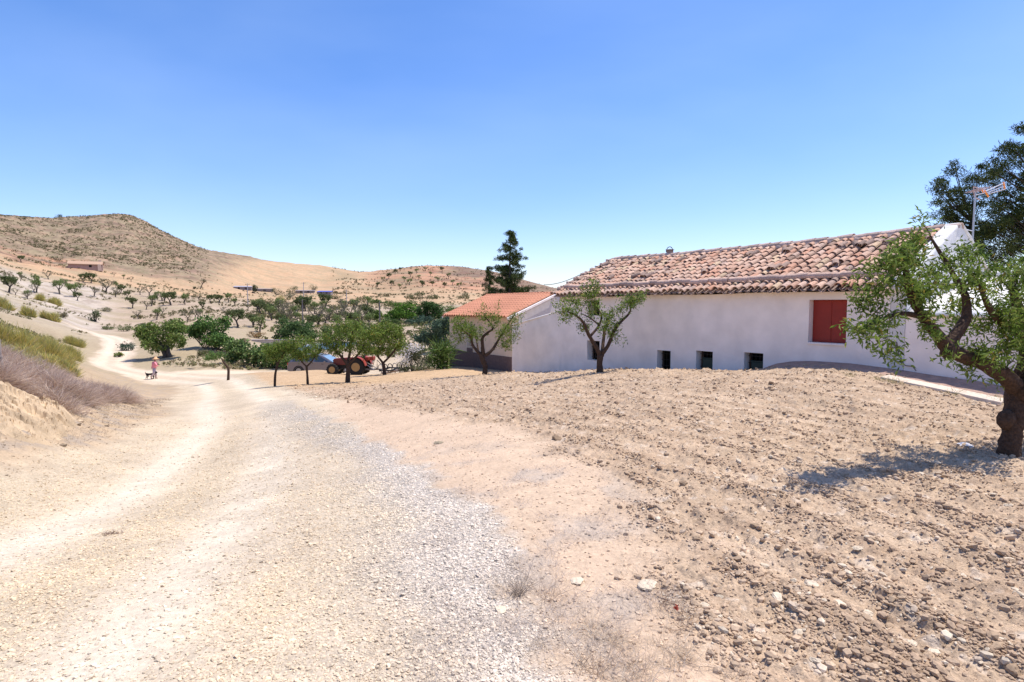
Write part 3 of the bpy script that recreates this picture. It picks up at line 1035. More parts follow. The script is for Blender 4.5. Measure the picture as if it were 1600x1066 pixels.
tile_mesh(rows, 'cover_tiles', M_tile, roof_o)
# weighted courses: tiles and stones laid along the roof to hold it down
for (cr_, dens, amp, nm_) in ((1, 1.0, 1.0, 'tile_band'), (4.15, .34, .8, 'loose_tiles'), (8.4, .30, .75, 'loose_tiles')):
    rows = []
    x = XL + .1
    while x < -.1:
        Ln = random.uniform(.26, .40)
        if random.random() < dens * (1 if cr_ == 1 else (1.3 if math.sin(x * 1.3 + cr_) > 0 else .5)):
            y = -.30 + (HW + .3) * (cr_ + .55) / NR + random.uniform(-.02, .02) * (1 if cr_ == 1 else 2)
            z = zroof(x, y) + .125 + random.uniform(0, .02)
            if cr_ == 1:
                o = Vector((x, y, z)); d = Vector((1, random.uniform(-.05, .05), random.uniform(-.05, .03))).normalized()
            else:
                o = Vector((x, y, z)); d = Vector((random.uniform(-.9, .9), -1, -.42)).normalized()
            ac = d.cross(Vector((0, -.45, .9))).normalized(); nm = ac.cross(d)
            nm = nm if nm.z > 0 else -nm
            rows.append((o, d, ac, nm, Ln if cr_ == 1 else .3, random.uniform(.085, .11) * amp, random.uniform(.085, .11) * amp, tcol('grey') * (1.15 if cr_ == 1 else .7), False))
        x += Ln * (.86 if cr_ == 1 else .6)
    if cr_ == 1: tile_mesh(rows, nm_, M_tile, roof_o)
    else:
        for q_ in rows: tile_mesh([q_], 'loose_tile', M_tile, roof_o)
mb = MB()
x = XL + .1
pp = []
while x < -.2:
    y = -.30 + (HW + .3) * 1.9 / NR
    pp.append((x, y, zroof(x, y) + .06)); x += .1
mb.tube(pp, [random.uniform(.02, .07) for _ in pp], 7, jit=.25)
mb.build('mortar_band', M_mortar, roof_o, smooth=False)
# ridge
rows = []; x = XL
while x < -.05:
    rows.append((Vector((x, HW, RZ + .02 + random.uniform(0, .03) - .05 * math.sin(math.pi * (x - XL) / -XL))), Vector((1, 0, random.uniform(-.02, .03))), Vector((0, 1, 0)), Vector((0, 0, 1)),
                 .42, .12, .14, np.array((.55, .42, .35)) * random.uniform(.75, 1.15), False)); x += .34
tile_mesh(rows, 'ridge_tiles', M_tile, roof_o)
mb = MB(); pp = []
x = XL
while x < 0:
    pp.append((x, HW - .10, RZ - .02 - .05 * math.sin(math.pi * (x - XL) / -XL))); x += .12
mb.tube(pp, [random.uniform(.05, .09) for _ in pp], 7, jit=.12)
mb.build('ridge_mortar', M_mortar, roof_o)
# left verge tiles
rows = []
for r_ in range(NR):
    y1 = -.30 + (HW + .3) * r_ / NR; y2 = min(HW, -.30 + (HW + .3) * (r_ + 1.2) / NR)
    lo = Vector((XL - .10 + random.uniform(-.02, .02), y1, zroof(XL, y1) + .08)); hi = Vector((XL - .10, y2, zroof(XL, y2) + .05))
    d = lo - hi; Ln = d.length; d.normalize(); ac = Vector((1, 0, 0)); nm = ac.cross(d); nm = nm if nm.z > 0 else -nm
    rows.append((hi, d, ac, nm, Ln, .09, .11, tcol('grey') * .8, False))
tile_mesh(rows, 'verge_tiles', M_tile, roof_o)
# lumps on the verge
for k in range(16):
    y = random.uniform(0, HW); MB().box((XL - .1 + random.uniform(-.05, .05), y, zroof(XL, y) + .17), (.10, .14, .10), Matrix.Rotation(random.random(), 3, 'Z')).build('verge_stone', M_mortar, roof_o, bevel=.02)


# windows
def shutter(h, depth):
    a, b, c, d = h
    mb = MB(); mb.box(((a + b) / 2, depth - .02, (c + d) / 2), (b - a - .004, .04, d - c - .004)); w = mb.build('red_shutter', M_red, house, bevel=.004)
    w['label'] = 'dark red flat window shutter set deep in its opening'
    mb = MB(); k = (a + b) / 2
    mb.box((k, depth - .046, (c + d) / 2), (.012, .012, d - c - .01))
    for zz in (c + .04, d - .04): mb.box((k, depth - .045, zz), (b - a - .03, .010, .03))
    mb.build('shutter_frame', M_red, w)
    mb = MB(); mb.box(((a + b) / 2, -.01, c - .025), (b - a + .02, .06, .05)); mb.build('sill', M_plaster, w, bevel=.01)


shutter(H_red, .22)


def barred(h, green, depth=.26, grille=True):
    a, b, c, d = h
    mb = MB(); mb.box(((a + b) / 2, depth + .35, (c + d) / 2), (b - a + .5, .02, d - c + .5))
    w = mb.build('window', M_dark, house)
    f = MB()
    for xx in (a + .02, b - .02): f.box((xx, depth, (c + d) / 2), (.04, .05, d - c))
    f.box(((a + b) / 2, depth, d - .02), (b - a, .05, .04))
    f.build('frame', M_wood, w)
    if grille:
        g_ = MB()
        k = int((b - a) / .10)
        for i in range(1, k):
            xx = a + (b - a) * i / k; g_.tube([(xx, depth - .06, c), (xx, depth - .06, d)], .007, 5)
        for zz in np.arange(c + .1, d, .18): g_.box(((a + b) / 2, depth - .06, zz), (b - a, .014, .012))
        g_.build('grille', M_iron, w)
    if green:
        g_ = MB(); zt = d - (d - loc2(1100, 562)[1]) * 1.0 if green is True else green
        g_.box(((a + b) / 2 + .06, depth - .10, (c + zt) / 2), (b - a - .14, .10, zt - c)); q = g_.build('green_panel', M_green, w, bevel=.02)
        g_ = MB(); g_.box(((a + b) / 2 + .06, depth - .10, zt + .012), (b - a - .12, .13, .03)); g_.build('panel_rim', M_green, w)


barred(H_w3, loc2(1178, 566)[1])
barred(H_w2, loc2(1100, 561)[1])
barred(H_w1, False)
barred(H_ll, False)
barred(H_ul, False)
# chimney on the ridge with its wire hoop, light pipe and the lead wire
xc, _ = loc2(1046, 400, HW); _, zt = loc2(1046, 390.5, HW)
mb = MB(); mb.box((xc, HW + .02, (RZ - .1 + zt) / 2), (.17, .17, zt - RZ + .1)); mb.box((xc, HW + .02, zt), (.21, .21, .03))
ch = mb.build('chimney', mat('chimney_clay', (.30, .23, .2), .9, noise=.3, scale=20), roof_o)
mb = MB(); mb.tube([(xc - .15 * math.cos(t), HW, zt - .1 + .16 * math.sin(t) * 1.1 + .03) for t in np.linspace(0, math.pi, 14)], .013, 6)
mb.build('hoop', M_iron, ch)
mb = MB(); a_, z_ = loc2(1024, 401, HW)
mb.tube([(a_ - .1, HW, z_ - .02), (a_ + .25, HW, z_ + .09), (xc - .15, HW, zt - .13)], .011, 5); mb.build('wire', M_iron, ch)
mb = MB(); a_, z_ = loc2(930, 416.5, HW * .8); b_, z2 = loc2(942, 420, HW * .8)
mb.tube([(a_, HW * .8, z_), (b_, HW * .8, z2)], .035, 8); mb.build('vent_pipe', M_galv, roof_o)
# crack running down the plaster
mb = MB()
ck = [(1398, 532), (1402, 536), (1401, 541), (1404, 546), (1404, 552), (1406, 557), (1409, 562), (1412, 569), (1416, 571.5), (1422, 572), (1427, 573), (1430, 577), (1432, 580)]
q = [loc2(*k) for k in ck]
mb.tube([(a, -.012, z) for a, z in q], [.007] + [.009] * (len(q) - 2) + [.005], 5); mb.build('wall_crack', M_crack, None)
crack_obj = bpy.data.objects['wall_crack']

# ---------------------------------------------------------------- right annex with white sloping roof
annex = thing('annex', 'low whitewashed annex with bright white sloping roof behind the big almond tree', 'annex', (E0[0], E0[1], 0), ANG)
crack_obj.parent = annex
wall_mesh(.30, XR, lambda x: A_TOP + .02 * math.sin(x), -2.0, [], m=M_plaster, parent=annex, name='front_wall', y=.006, seed=7)
mb = MB(); AD = 4.2
zb_ = 2.33
NX_, NY_ = 24, 10
ix = {}
for i in range(NX_ + 1):
    for j in range(NY_ + 1):
        x = .31 + (XR - .31) * i / NX_; y = -.07 + (AD + .07) * j / NY_; t = j / NY_
        z = A_TOP + .035 + (zb_ - A_TOP) * t + .02 * math.sin(x * 2 + y) + .015 * math.sin(y * 5)
        ix[i, j] = len(mb.v); mb.v.append((x, y, z)); mb.c.append((1, 1, 1))
for i in range(NX_):
    for j in range(NY_):
        mb.f.append((ix[i, j], ix[i + 1, j], ix[i + 1, j + 1], ix[i, j + 1]))
    mb.f.append((ix[i, NY_], ix[i + 1, NY_], ix[i + 1, NY_], ix[i, NY_])) if False else None
o = mb.build('roof', M_lime, annex, smooth=True)
s_ = o.modifiers.new('s', 'SOLIDIFY'); s_.thickness = .06; s_.offset = -1
mb = MB(); pp = [(x, AD, zb_ + .07 + random.uniform(-.015, .015)) for x in np.arange(.4, XR, .25)]
mb.tube(pp, [random.uniform(.06, .09) for _ in pp], 8, jit=.05); mb.build('parapet', M_lime, annex, smooth=True)
mb = MB(); mb.box((.3 + (XR - .3) / 2, AD + .1, 0), (XR - .32, .2, 2 * zb_ - .1)); mb.box((XR - .1, AD / 2 + .2, 0), (.2, AD - .6, 2 * A_TOP - .1)); mb.build('rear_walls', M_lime, annex)

# raised earth apron against the wall and its pale kerb
mb = MB(); N_ = 40
top_px = [(1185, 579), (1198, 574), (1215, 568), (1240, 564.5), (1270, 564), (1330, 568), (1400, 577), (1460, 586.5), (1530, 596), (1600, 610), (1700, 634), (1850, 670)]
tl = [loc2(*p_) for p_ in top_px]
vs = []; fs = []
xs_ = np.linspace(tl[0][0], tl[-1][0], N_)
for i, x in enumerate(xs_):
    zt = np.interp(x, [t[0] for t in tl], [t[1] for t in tl])
    wd_ = .75 * min(1, i / 6 + .05)
    for (yy, f_) in ((.02, 1), (-.22 * wd_, 1.0), (-.5 * wd_, .5), (-.95 * wd_, 0), (-1.25 * wd_, -.6)):
        P_ = tow(x, yy); gzz = gz(P_[0], P_[1])
        z = gzz + (zt - gzz) * max(f_, 0) + (-.12 if f_ < 0 else 0) + (random.uniform(-.015, .015) if f_ < 1 else 0)
        vs.append((x, yy, z))
for i in range(N_ - 1):
    for k in range(4):
        a = i * 5 + k; fs.append((a, a + 5, a + 6, a + 1))
mb.add(vs, fs)
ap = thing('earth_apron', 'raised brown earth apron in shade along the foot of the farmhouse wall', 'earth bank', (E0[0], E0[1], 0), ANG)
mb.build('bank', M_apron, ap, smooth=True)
mb = MB(); q = [(1378, 592.5), (1400, 597.5), (1440, 605.5), (1480, 614), (1520, 623), (1566, 633)]
P_ = [hit(a, b, 6, 13) for a, b in q]
mb2 = MB()
vs = []
for i, p_ in enumerate(P_):
    z_ = gz(p_[0], p_[1])
    for (o_, h_) in ((-.10, -.08), (-.07, .055), (.30, .07), (.34, -.1)):
        vs.append((p_[0] + DN[0] * o_, p_[1] + DN[1] * o_, z_ + h_))
fs = [(i * 4 + k, i * 4 + 4 + k, i * 4 + 5 + k, i * 4 + 1 + k) for i in range(len(P_) - 1) for k in range(3)]
fs += [(0, 1, 2, 3), tuple(range(len(vs) - 4, len(vs)))[::-1]]
mb2.add(vs, fs)
kb = mb2.build('kerb', M_conc, None, bevel=.01)
tag(kb, 'pale worn concrete kerb running in front of the earth apron', 'kerb')

# ---------------------------------------------------------------- lean-to wall on the left
ya = loc2(872, 487); yb = loc2(800, 508.5)
lean = thing('outbuilding', 'windowless lavender white outbuilding with slanting wall top left of the farmhouse', 'outbuilding', (E0[0], E0[1], 0), ANG)
xl_, xr_ = yb[0], XL + .0
tp = lambda x: yb[1] + (ya[1] - yb[1]) * (x - xl_) / (xr_ - xl_)
wall_mesh(xl_, XL - .004, tp, -3.0, [], m=M_plaster, parent=lean, name='front_wall', y=.012, seed=3, back=.35)
mb = MB()
mb.add([(xl_, .012, -3), (xl_, 2.6, -3), (xl_, 2.6, tp(xl_)), (xl_, .362, tp(xl_) - .003)], [(0, 3, 2, 1)])
mb.add([(xl_, .362, tp(xl_) - .004), (XL - .02, .362, tp(XL) - .004), (XL - .02, 2.6, tp(XL) - .004), (xl_, 2.6, tp(xl_) - .004)], [(0, 1, 2, 3)])
mb.add([(xl_, 2.6, -3), (XL, 2.6, -3), (XL, 2.6, tp(XL)), (xl_, 2.6, tp(xl_))], [(0, 1, 2, 3)])
mb.build('rear_walls', M_plaster, lean)
mb = MB(); mb.tube([(xl_ + .0, .02, tp(xl_) + .01), (XL - .05, .02, tp(XL) + .01)], .035, 6); mb.build('top_edge', M_plaster, lean, smooth=True)

# ---------------------------------------------------------------- small house with the bright tile roof
Y0s = 32.0
sx_, sy_ = (800 - 800) / F * Y0s, Y0s
cot = thing('cottage', 'small cream cottage with a bright orange tiled roof left of the farmhouse', 'cottage', (sx_, sy_, 0), ANG)
LZ = 7.3; cz = W(800, 492.5, 32)[2]; rz_ = cz + 1.22; cw = 3.05; bz = W(800, 575, 32)[2]
dz_ = W(800, 558.3, 32)[2]
wx = (-5.0, -4.3, bz + .85, bz + 1.95)
wall_mesh(-LZ, 0, lambda x: cz, bz - .8, [wx], m=M_plaster2, parent=cot, name='front_wall', seed=9, reveal=.18)
mb = MB(); mb.box((wx[0] - (-LZ)) and (((-LZ) + wx[0]) / 2, -.012, (bz - .7 + dz_) / 2), (wx[0] + LZ, .02, dz_ - bz + .7))
mb.box(((wx[1]) / 2, -.012, (bz - .7 + dz_) / 2), (-wx[1], .02, dz_ - bz + .7))
mb.box(((wx[0] + wx[1]) / 2, -.012, (bz - .7 + wx[2]) / 2), (wx[1] - wx[0], .02, wx[2] - bz + .7)); mb.build('dado', M_dado, cot)
w = MB().box(((wx[0] + wx[1]) / 2, .20, (wx[2] + wx[3]) / 2), (wx[1] - wx[0], .02, wx[3] - wx[2])).build('window', M_dark, cot)
g_ = MB()
for i in range(6): g_.tube([(wx[0] + .06 + i * .117, -.03, wx[2]), (wx[0] + .06 + i * .117, -.03, wx[3])], .012, 5)
for zz in (wx[2] + .1, wx[3] - .1, (wx[2] + wx[3]) / 2): g_.box(((wx[0] + wx[1]) / 2, -.03, zz), (wx[1] - wx[0], .015, .02))
g_.build('grille', M_alu, w)
mb = MB()
mb.add([(0, .45, bz - 1), (0, 2 * cw, bz - 1), (0, 2 * cw, cz), (0, cw, rz_ - .03), (0, .45, cz + .16)], [(0, 1, 2, 3, 4)])
mb.add([(-.001, 0, cz), (.001, .46, cz), (.0, .46, cz + .17)], [(0, 1, 2)])
mb.add([(-LZ, .45, bz - 1), (-LZ, 2 * cw, bz - 1), (-LZ, 2 * cw, cz), (-LZ, cw, rz_ - .03), (-LZ, 0, cz)], [(4, 3, 2, 1, 0)])
mb.add([(-LZ, 2 * cw, bz - 1), (0, 2 * cw, bz - 1), (0, 2 * cw, cz), (-LZ, 2 * cw, cz)], [(0, 1, 2, 3)])
mb.build('gable_walls', mat('grey_plaster', (.50, .47, .46), .9, noise=.1, scale=2, bump=.2), cot)
for (x_) in (.10, -LZ - .28):
    mb = MB()
    mb.add([(x_, -.42, cz - .14), (x_, cw, rz_ + .02), (x_ + .14, cw, rz_ + .02), (x_ + .14, -.42, cz - .14),
            (x_, -.42, cz - .26), (x_, cw, rz_ - .10), (x_ + .14, cw, rz_ - .10), (x_ + .14, -.42, cz - .26)],
           [(0, 1, 2, 3), (4, 7, 6, 5), (0, 4, 5, 1), (3, 2, 6, 7), (0, 3, 7, 4)])
    mb.build('verge', M_plaster, cot)
# tiles: rounded rolls stepping in courses
per = .30; nper = int((LZ + .4) / per); NRr = 11; seg = 6
Vv = []; Qq = []; Cc = []
x_start = -LZ - .16
nn = nper * seg + 1
for side in (0, 1):
    for r_ in range(NRr):
        cc = np.array((.50, .225, .135)) * random.uniform(.95, 1.05)
        for e in (0, 1):
            t = (r_ + e * 1.06) / NRr
            for i in range(nn):
                x = x_start + i * per / seg
                yy = -.45 + (cw + .45) * min(t, 1)
                zz = cz - .15 + (rz_ + .03 - cz + .15) * min(t, 1) + (.016 if e == 0 else .0) + .12 * abs(math.sin(math.pi * i / seg)) ** .8
                if side: yy = 2 * cw - yy
                Vv.append((x, yy, zz)); Cc.append(cc * (1 + .06 * math.sin(i // seg * 12.9)) * (1.0 if i % seg else .65))  # valley vertices darkened: shade between the rolls painted into the tile colour
        b_ = len(Vv) - 2 * nn
        for i in range(nn - 1): Qq.append((b_ + i, b_ + i + 1, b_ + nn + i + 1, b_ + nn + i))
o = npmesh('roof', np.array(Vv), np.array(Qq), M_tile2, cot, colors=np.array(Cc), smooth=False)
mb = MB(); mb.tube([(x, cw, rz_ + .06) for x in np.linspace(-LZ - .2, .25, 24)], [.10, .085] * 12, 8, col=(.5, .2, .11)); mb.build('ridge_tiles', M_tile2, o, col=True)
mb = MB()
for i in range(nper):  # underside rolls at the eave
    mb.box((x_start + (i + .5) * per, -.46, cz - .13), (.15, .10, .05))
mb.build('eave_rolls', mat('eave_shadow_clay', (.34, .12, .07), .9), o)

# ---------------------------------------------------------------- aerial on the annex
ab = W(1517, 432, 14.2)
top = W(1524, 300, 14.2)
aer = thing('television_aerial', 'thin grey television aerial mast with orange tipped antenna beside the pine trees', 'aerial', ab)
mb = MB(); mb.tube([(0, 0, -.25), (0, 0, .9)], .028, 8); mb.tube([(0, 0, .9), tuple(top - ab)], .020, 8)
mb.build('mast', M_galv, aer)
rel = lambda px, py, Y=14.2: tuple(W(px, py, Y) - ab)
mb = MB()
for (p, q_) in (((1540, 299), (1567.5, 286.5)), ((1541, 301.5), (1568.5, 291)), ((1542, 303.5), (1570, 295.5))):
    mb.tube([rel(*p), rel(*q_)], .014, 6)
mb.tube([rel(1524, 305), rel(1543, 300)], .012, 6)
b_ = mb.build('boom', M_alu, aer)
for a_, c_, r_ in (((1568, 284.5), (1570, 295.5), .020), ((1538, 297.5), (1545, 308), .018), ((1534, 296), (1537, 302), .014)):
    MB().tube([rel(*a_), rel(*c_)], r_, 6).build('orange_clip', M_orange, b_)
mb = MB()
for k in range(5):
    a = np.array(rel(1521 + k * 4.2, 297 - k * .2)); mb.tube([tuple(a + np.array((0, -.25, .02))), tuple(a + np.array((0, .25, -.02)))], .007, 5)
mb.tube([rel(1521, 292), rel(1523, 310)], .010, 5); mb.tube([rel(1521, 292), rel(1538, 296)], .008, 5)
mb.tube([rel(1525, 309), rel(1531, 312.5)], .016, 5)
mb.build('reflector', mat('pink_grille', (.55, .42, .40), .5), aer)
mb = MB(); mb.tube([rel(1474.5, 353.5), rel(1509, 358.5), rel(1520, 361)], .011, 6); mb.build('lower_boom', M_alu, aer)
mb = MB(); mb.tube([rel(1515, 432), rel(1537, 433)], .02, 6); mb.build('foot_rail', M_alu, aer)
mb = MB()
for (p, q_, s_) in (((850, 445, 30), (905, 430, 22), .35), ((905, 430, 22), (950, 417, 20), .2)):
    a, b = W(*p), W(*q_)
    mb.tube([tuple(a * (1 - t) + b * t - np.array((0, 0, s_ * 4 * t * (1 - t) * .3))) for t in np.linspace(0, 1, 12)], .014, 5)
tag(mb.build('overhead_cable', M_iron, None), 'thin dark cable slung from the left end of the farmhouse roof', 'cable')
# ------------------------------------------------------------------ foliage helpers
M_leaf = mat('almond_leaf', (1, 1, 1), .6, attr=True, trans=.36, spec=.22)
M_leaf2 = mat('dull_leaf', (1, 1, 1), .75, attr=True, trans=.22, spec=.2)
M_needle = mat('pine_needles', (1, 1, 1), .7, attr=True, trans=.12, spec=.2)
M_bark = mat('almond_bark', (.085, .055, .040), .95, noise=.5, scale=14, bump=1.0, bscale=26, spec=.08, bdist=.03)
M_bark2 = mat('grey_bark', (.10, .085, .075), .95, noise=.4, scale=9, bump=.8, bscale=20, spec=.08)
M_straw = mat('dry_stems', (1, 1, 1), .9, attr=True, trans=.25, spec=.1)
M_petal = mat('white_petals', (.75, .70, .70), .7, trans=.3)


def unit(v):
    return v / (np.linalg.norm(v, axis=-1, keepdims=True) + 1e-9)


def leaves(name, C, size, asp, colf, m, parent=None, droop=.0, fold=.25, upb=.3):
    """C (n,3) leaf base points -> one mesh of folded pointed leaves"""
    n = len(C)
    d = RNG.normal(size=(n, 3)); d[:, 2] -= droop; d = unit(d)
    nm = RNG.normal(size=(n, 3)); nm[:, 2] += upb * 3
    sd = unit(np.cross(d, nm)); nm = unit(np.cross(sd, d))
    L = (size * RNG.uniform(.6, 1.25, n))[:, None]
    w = L * asp
    p0 = C; p1 = C + d * L * .5 + sd * w * .5 + nm * w * fold; p2 = C + d * L - nm * L * .12; p3 = C + d * L * .5 - sd * w * .5 + nm * w * fold
    V = np.stack([p0, p1, p2, p3], 1).reshape(-1, 3)
    b = np.arange(n)[:, None] * 4
    T = np.concatenate([b + [0, 1, 2], b + [0, 2, 3]])
    col = np.repeat(colf(C, n), 4, axis=0)
    return npmesh(name, V, T, m, parent, colors=col, smooth=False)


def strands(name, P, Dr, length, width, colf, m, parent=None, segs=3, bend=.35, wind=(0, 0, 0)):
    n = len(P)
    L = (length * RNG.uniform(.55, 1.2, n))[:, None] if np.isscalar(length) else length[:, None]
    d = unit(Dr); side = unit(np.cross(d, RNG.normal(size=(n, 3))))
    bd = (RNG.normal(size=(n, 3)) * [1, 1, .2]) * bend + np.array(wind)
    rings = []
    for s in range(segs + 1):
        t = s / segs
        c = P + d * L * t + bd * L * t * t * .6
        w = width * (1 - t * .85)
        rings += [c - side * w / 2, c + side * w / 2]
    V = np.stack(rings, 1).reshape(-1, 3)
    k = 2 * (segs + 1); b = np.arange(n)[:, None] * k
    Q = np.concatenate([b + [2 * s, 2 * s + 1, 2 * s + 3, 2 * s + 2] for s in range(segs)])
    col = np.repeat(colf(P, n), k, axis=0)
    return npmesh(name, V, Q, m, parent, colors=col, smooth=False)


def palette(cols, var=.15, w=None, clump=None):
    cols = np.array(cols)

    def f(C, n):
        i = RNG.choice(len(cols), n, p=w)
        c = cols[i] * RNG.uniform(1 - var, 1 + var, (n, 1))
        if clump:
            k = fbm(C[:, 0] / clump + C[:, 2] * .7 / clump, C[:, 1] / clump + 3.1 * C[:, 2] / clump, 77, 2)
            c = c * (1 + .22 * k)[:, None]
        return c
    return f


G_alm = palette([(.135, .205, .032), (.185, .265, .05), (.27, .325, .085), (.085, .135, .022), (.34, .27, .06)], .2, [.33, .3, .17, .17, .03], .5)
G_alm_far = palette([(.19, .25, .085), (.25, .30, .11), (.14, .19, .06)], .2, None, .6)
G_fig = palette([(.10, .19, .045), (.15, .25, .06), (.06, .12, .03), (.20, .27, .08)], .2, [.35,.3,.2,.15], .8)
G_pine = palette([(.045, .075, .022), (.08, .11, .03), (.11, .14, .04), (.025, .045, .015)], .2, None, 1.0)
G_blue = palette([(.075, .12, .075), (.10, .15, .10), (.05, .09, .055)], .2, None, 1.0)
G_broom = palette([(.50, .43, .12), (.36, .36, .12), (.60, .48, .16), (.26, .30, .14), (.44, .32, .20)], .2, [.3, .3, .2, .12, .08], .8)
G_dry = palette([(.50, .39, .33), (.58, .47, .39), (.36, .24, .18), (.62, .50, .38)], .15, None, .5)
G_straw = palette([(.62, .52, .38), (.48, .38, .28), (.70, .62, .50), (.36, .27, .2)], .15)
G_greyst = palette([(.50, .44, .40), (.40, .34, .31), (.58, .53, .48), (.30, .24, .2)], .15)
G_olive = palette([(.19, .19, .09), (.14, .15, .07), (.25, .23, .12)], .2, None, 1.0)
G_scrub = palette([(.16, .15, .07), (.21, .18, .09), (.11, .12, .05), (.27, .21, .12)], .2)


def blob_tips(blobs, n):
    """random points in ellipsoids, pushed towards the skin; blobs = (centre, radii)"""
    vol = np.array([np.prod(b[1]) ** .75 for b in blobs]); pr = vol / vol.sum()
    k = RNG.choice(len(blobs), n, p=pr)
    C = np.array([b[0] for b in blobs])[k]; Rr = np.array([b[1] for b in blobs])[k]
    d = unit(RNG.normal(size=(n, 3))) * (RNG.random(n) ** .45)[:, None]
    return C + d * Rr


def grow_tree(limbs, blobs, ntips, leaf_per, spread, rtip=.0035, seg=.16, sides=6, wiggle=.10, up=.15, maxr=.03):
    """limbs: list of (points, radii). Twigs reach from the limbs to tips in the blobs. -> MB of wood, leaf centres"""
    mb = MB()
    nodes = []; nrad = []
    for P, rad in limbs:
        P = np.array(P, float); rad = np.array(rad, float)
        # resample smoothly
        Q = smooth_line(P, 4) if len(P) > 2 else P
        rr = np.interp(np.linspace(0, 1, len(Q)), np.linspace(0, 1, len(P)), rad)
        mb.tube(Q, list(rr), max(sides, 8) if rad[0] > .03 else sides, jit=.10 if rad[0] > .05 else .05)
        st = max(1, int(len(Q) * .35))
        for q, r in zip(Q[st:], rr[st:]):
            nodes.append(q); nrad.append(r)
    nodes = list(nodes); nrad = list(nrad)
    T = blob_tips(blobs, ntips)
    N0 = np.array(nodes)
    dist = np.sqrt(((T[:, None] - N0[None]) ** 2).sum(2)).min(1)
    LC = []
    for t in T[np.argsort(dist)]:
        A = np.array(nodes)
        dd = np.sqrt(((A - t) ** 2).sum(1)) + np.maximum(0, A[:, 2] - t[2]) * .3
        i = int(np.argmin(dd)); a = A[i]; L = np.linalg.norm(t - a)
        if L < 1e-3: continue
        k = max(3, int(L / seg) + 2)
        r0 = min(nrad[i] * .7, rtip + .022 * L, maxr)
        bow = RNG.normal(size=3) * L * wiggle; bow[2] += L * up * .5
        pts_ = []
        for s in np.linspace(0, 1, k):
            pts_.append(a * (1 - s) + t * s + bow * (4 * s * (1 - s)) * .5 + (RNG.normal(size=3) * L * .02 if 0 < s < 1 else 0))
        rad = np.linspace(r0, rtip, k)
        mb.tube(pts_, list(rad), 4 if r0 < .012 else 6, cap=False)
        for q, r in zip(pts_[1:], rad[1:]):
            nodes.append(q); nrad.append(r)
        m = leaf_per
        s = RNG.uniform(max(0, 1 - .75 / max(L, .75)), 1.04, m)
        j = np.clip(s * (k - 1), 0, k - 1.001); j0 = j.astype(int); f = (j - j0)[:, None]
        PP_ = np.array(pts_)
        LC.append(PP_[j0] * (1 - f) + PP_[np.minimum(j0 + 1, k - 1)] * f + RNG.normal(size=(m, 3)) * spread)
    return mb, np.concatenate(LC)


def tree_thing(name, label, base, limbs, blobs, ntips, leaf_per, spread, lsize, lasp, colf, mleaf, mbark, cat='tree', group=None, **kw):
    b = np.array(base, float)
    limbs = [([np.array(p) - b for p in P], r) for P, r in limbs]
    blobs = [(np.array(c) - b, r) for c, r in blobs]
    wood, LC = grow_tree(limbs, blobs, ntips, leaf_per, spread, **kw)
    t = thing(name, label, cat, b, group=group)
    wood.build('trunk', mbark, t, smooth=True)
    leaves('crown', LC, lsize, lasp, colf, mleaf, t, droop=.25)
    return t


# ---------------------------------------------------------------- the big almond tree on the right
def P6(*q):
    return [W(*k) for k in q]


tb = W(1578, 716, 6.0); tb[2] = gz(tb[0], tb[1])
trunk = ([tb + [0, 0, -.12], W(1577, 700, 6.0), W(1582, 672, 6.0), W(1586, 650, 6.02), W(1592, 622, 6.05), W(1600, 598, 6.08)], [.118, .100, .090, .112, .126, .112])
limbs = [trunk,
 (P6((1596, 615, 6.06), (1570, 588, 5.98), (1540, 570, 5.9), (1505, 556, 5.8), (1482, 545, 5.72), (1462, 520, 5.65), (1443, 498, 5.6), (1432, 478, 5.55)), [.108, .090, .076, .070, .074, .055, .045, .038]),
 (P6((1480, 545, 5.72), (1497, 518, 5.78), (1510, 495, 5.85), (1508, 462, 5.9), (1490, 430, 5.95), (1472, 400, 5.95), (1455, 372, 6.0)), [.060, .052, .048, .034, .026, .020, .012]),
 (P6((1432, 480, 5.55), (1420, 450, 5.45), (1414, 415, 5.4), (1404, 385, 5.35)), [.042, .034, .024, .014]),
 (P6((1440, 495, 5.6), (1410, 490, 5.45), (1375, 500, 5.3), (1345, 515, 5.2)), [.030, .022, .016, .009]),
 (P6((1602, 600, 6.1), (1610, 560, 6.15), (1604, 520, 6.25), (1590, 480, 6.3), (1580, 440, 6.4)), [.13, .10, .075, .055, .03]),
 (P6((1600, 602, 6.1), (1650, 570, 6.3), (1700, 520, 6.5), (1740, 470, 6.6)), [.12, .09, .07, .04]),
 (P6((1606, 530, 6.2), (1560, 500, 5.9), (1540, 470, 5.75), (1530, 440, 5.7)), [.05, .035, .025, .015]),
]
bl = lambda px, py, Y, rx, ry, rz: (W(px, py, Y), np.array([rx, ry, rz]))
blobs = [bl(1390, 425, 5.4, .34, .40, .28), bl(1368, 470, 5.3, .24, .30, .22), bl(1345, 520, 5.15, .30, .3, .16), bl(1395, 540, 5.4, .20, .25, .20),
         bl(1425, 392, 5.7, .20, .3, .20), bl(1432, 350, 5.8, .09, .12, .13), bl(1450, 458, 5.5, .30, .35, .26), bl(1470, 425, 5.7, .22, .3, .20), bl(1505, 435, 5.9, .34, .4, .28), bl(1455, 515, 5.5, .16, .2, .14), bl(1500, 395, 6.0, .25, .3, .2),
         bl(1560, 480, 6.0, .42, .6, .45), bl(1575, 545, 5.95, .42, .5, .26), bl(1600, 430, 6.3, .45, .6, .3), bl(1545, 560, 5.7, .18, .3, .25), bl(1560, 600, 5.65, .07, .1, .10),
         bl(1680, 460, 6.4, .6, .7, .55), bl(1760, 480, 6.5, .6, .7, .5), bl(1470, 555, 5.6, .1, .12, .10)]
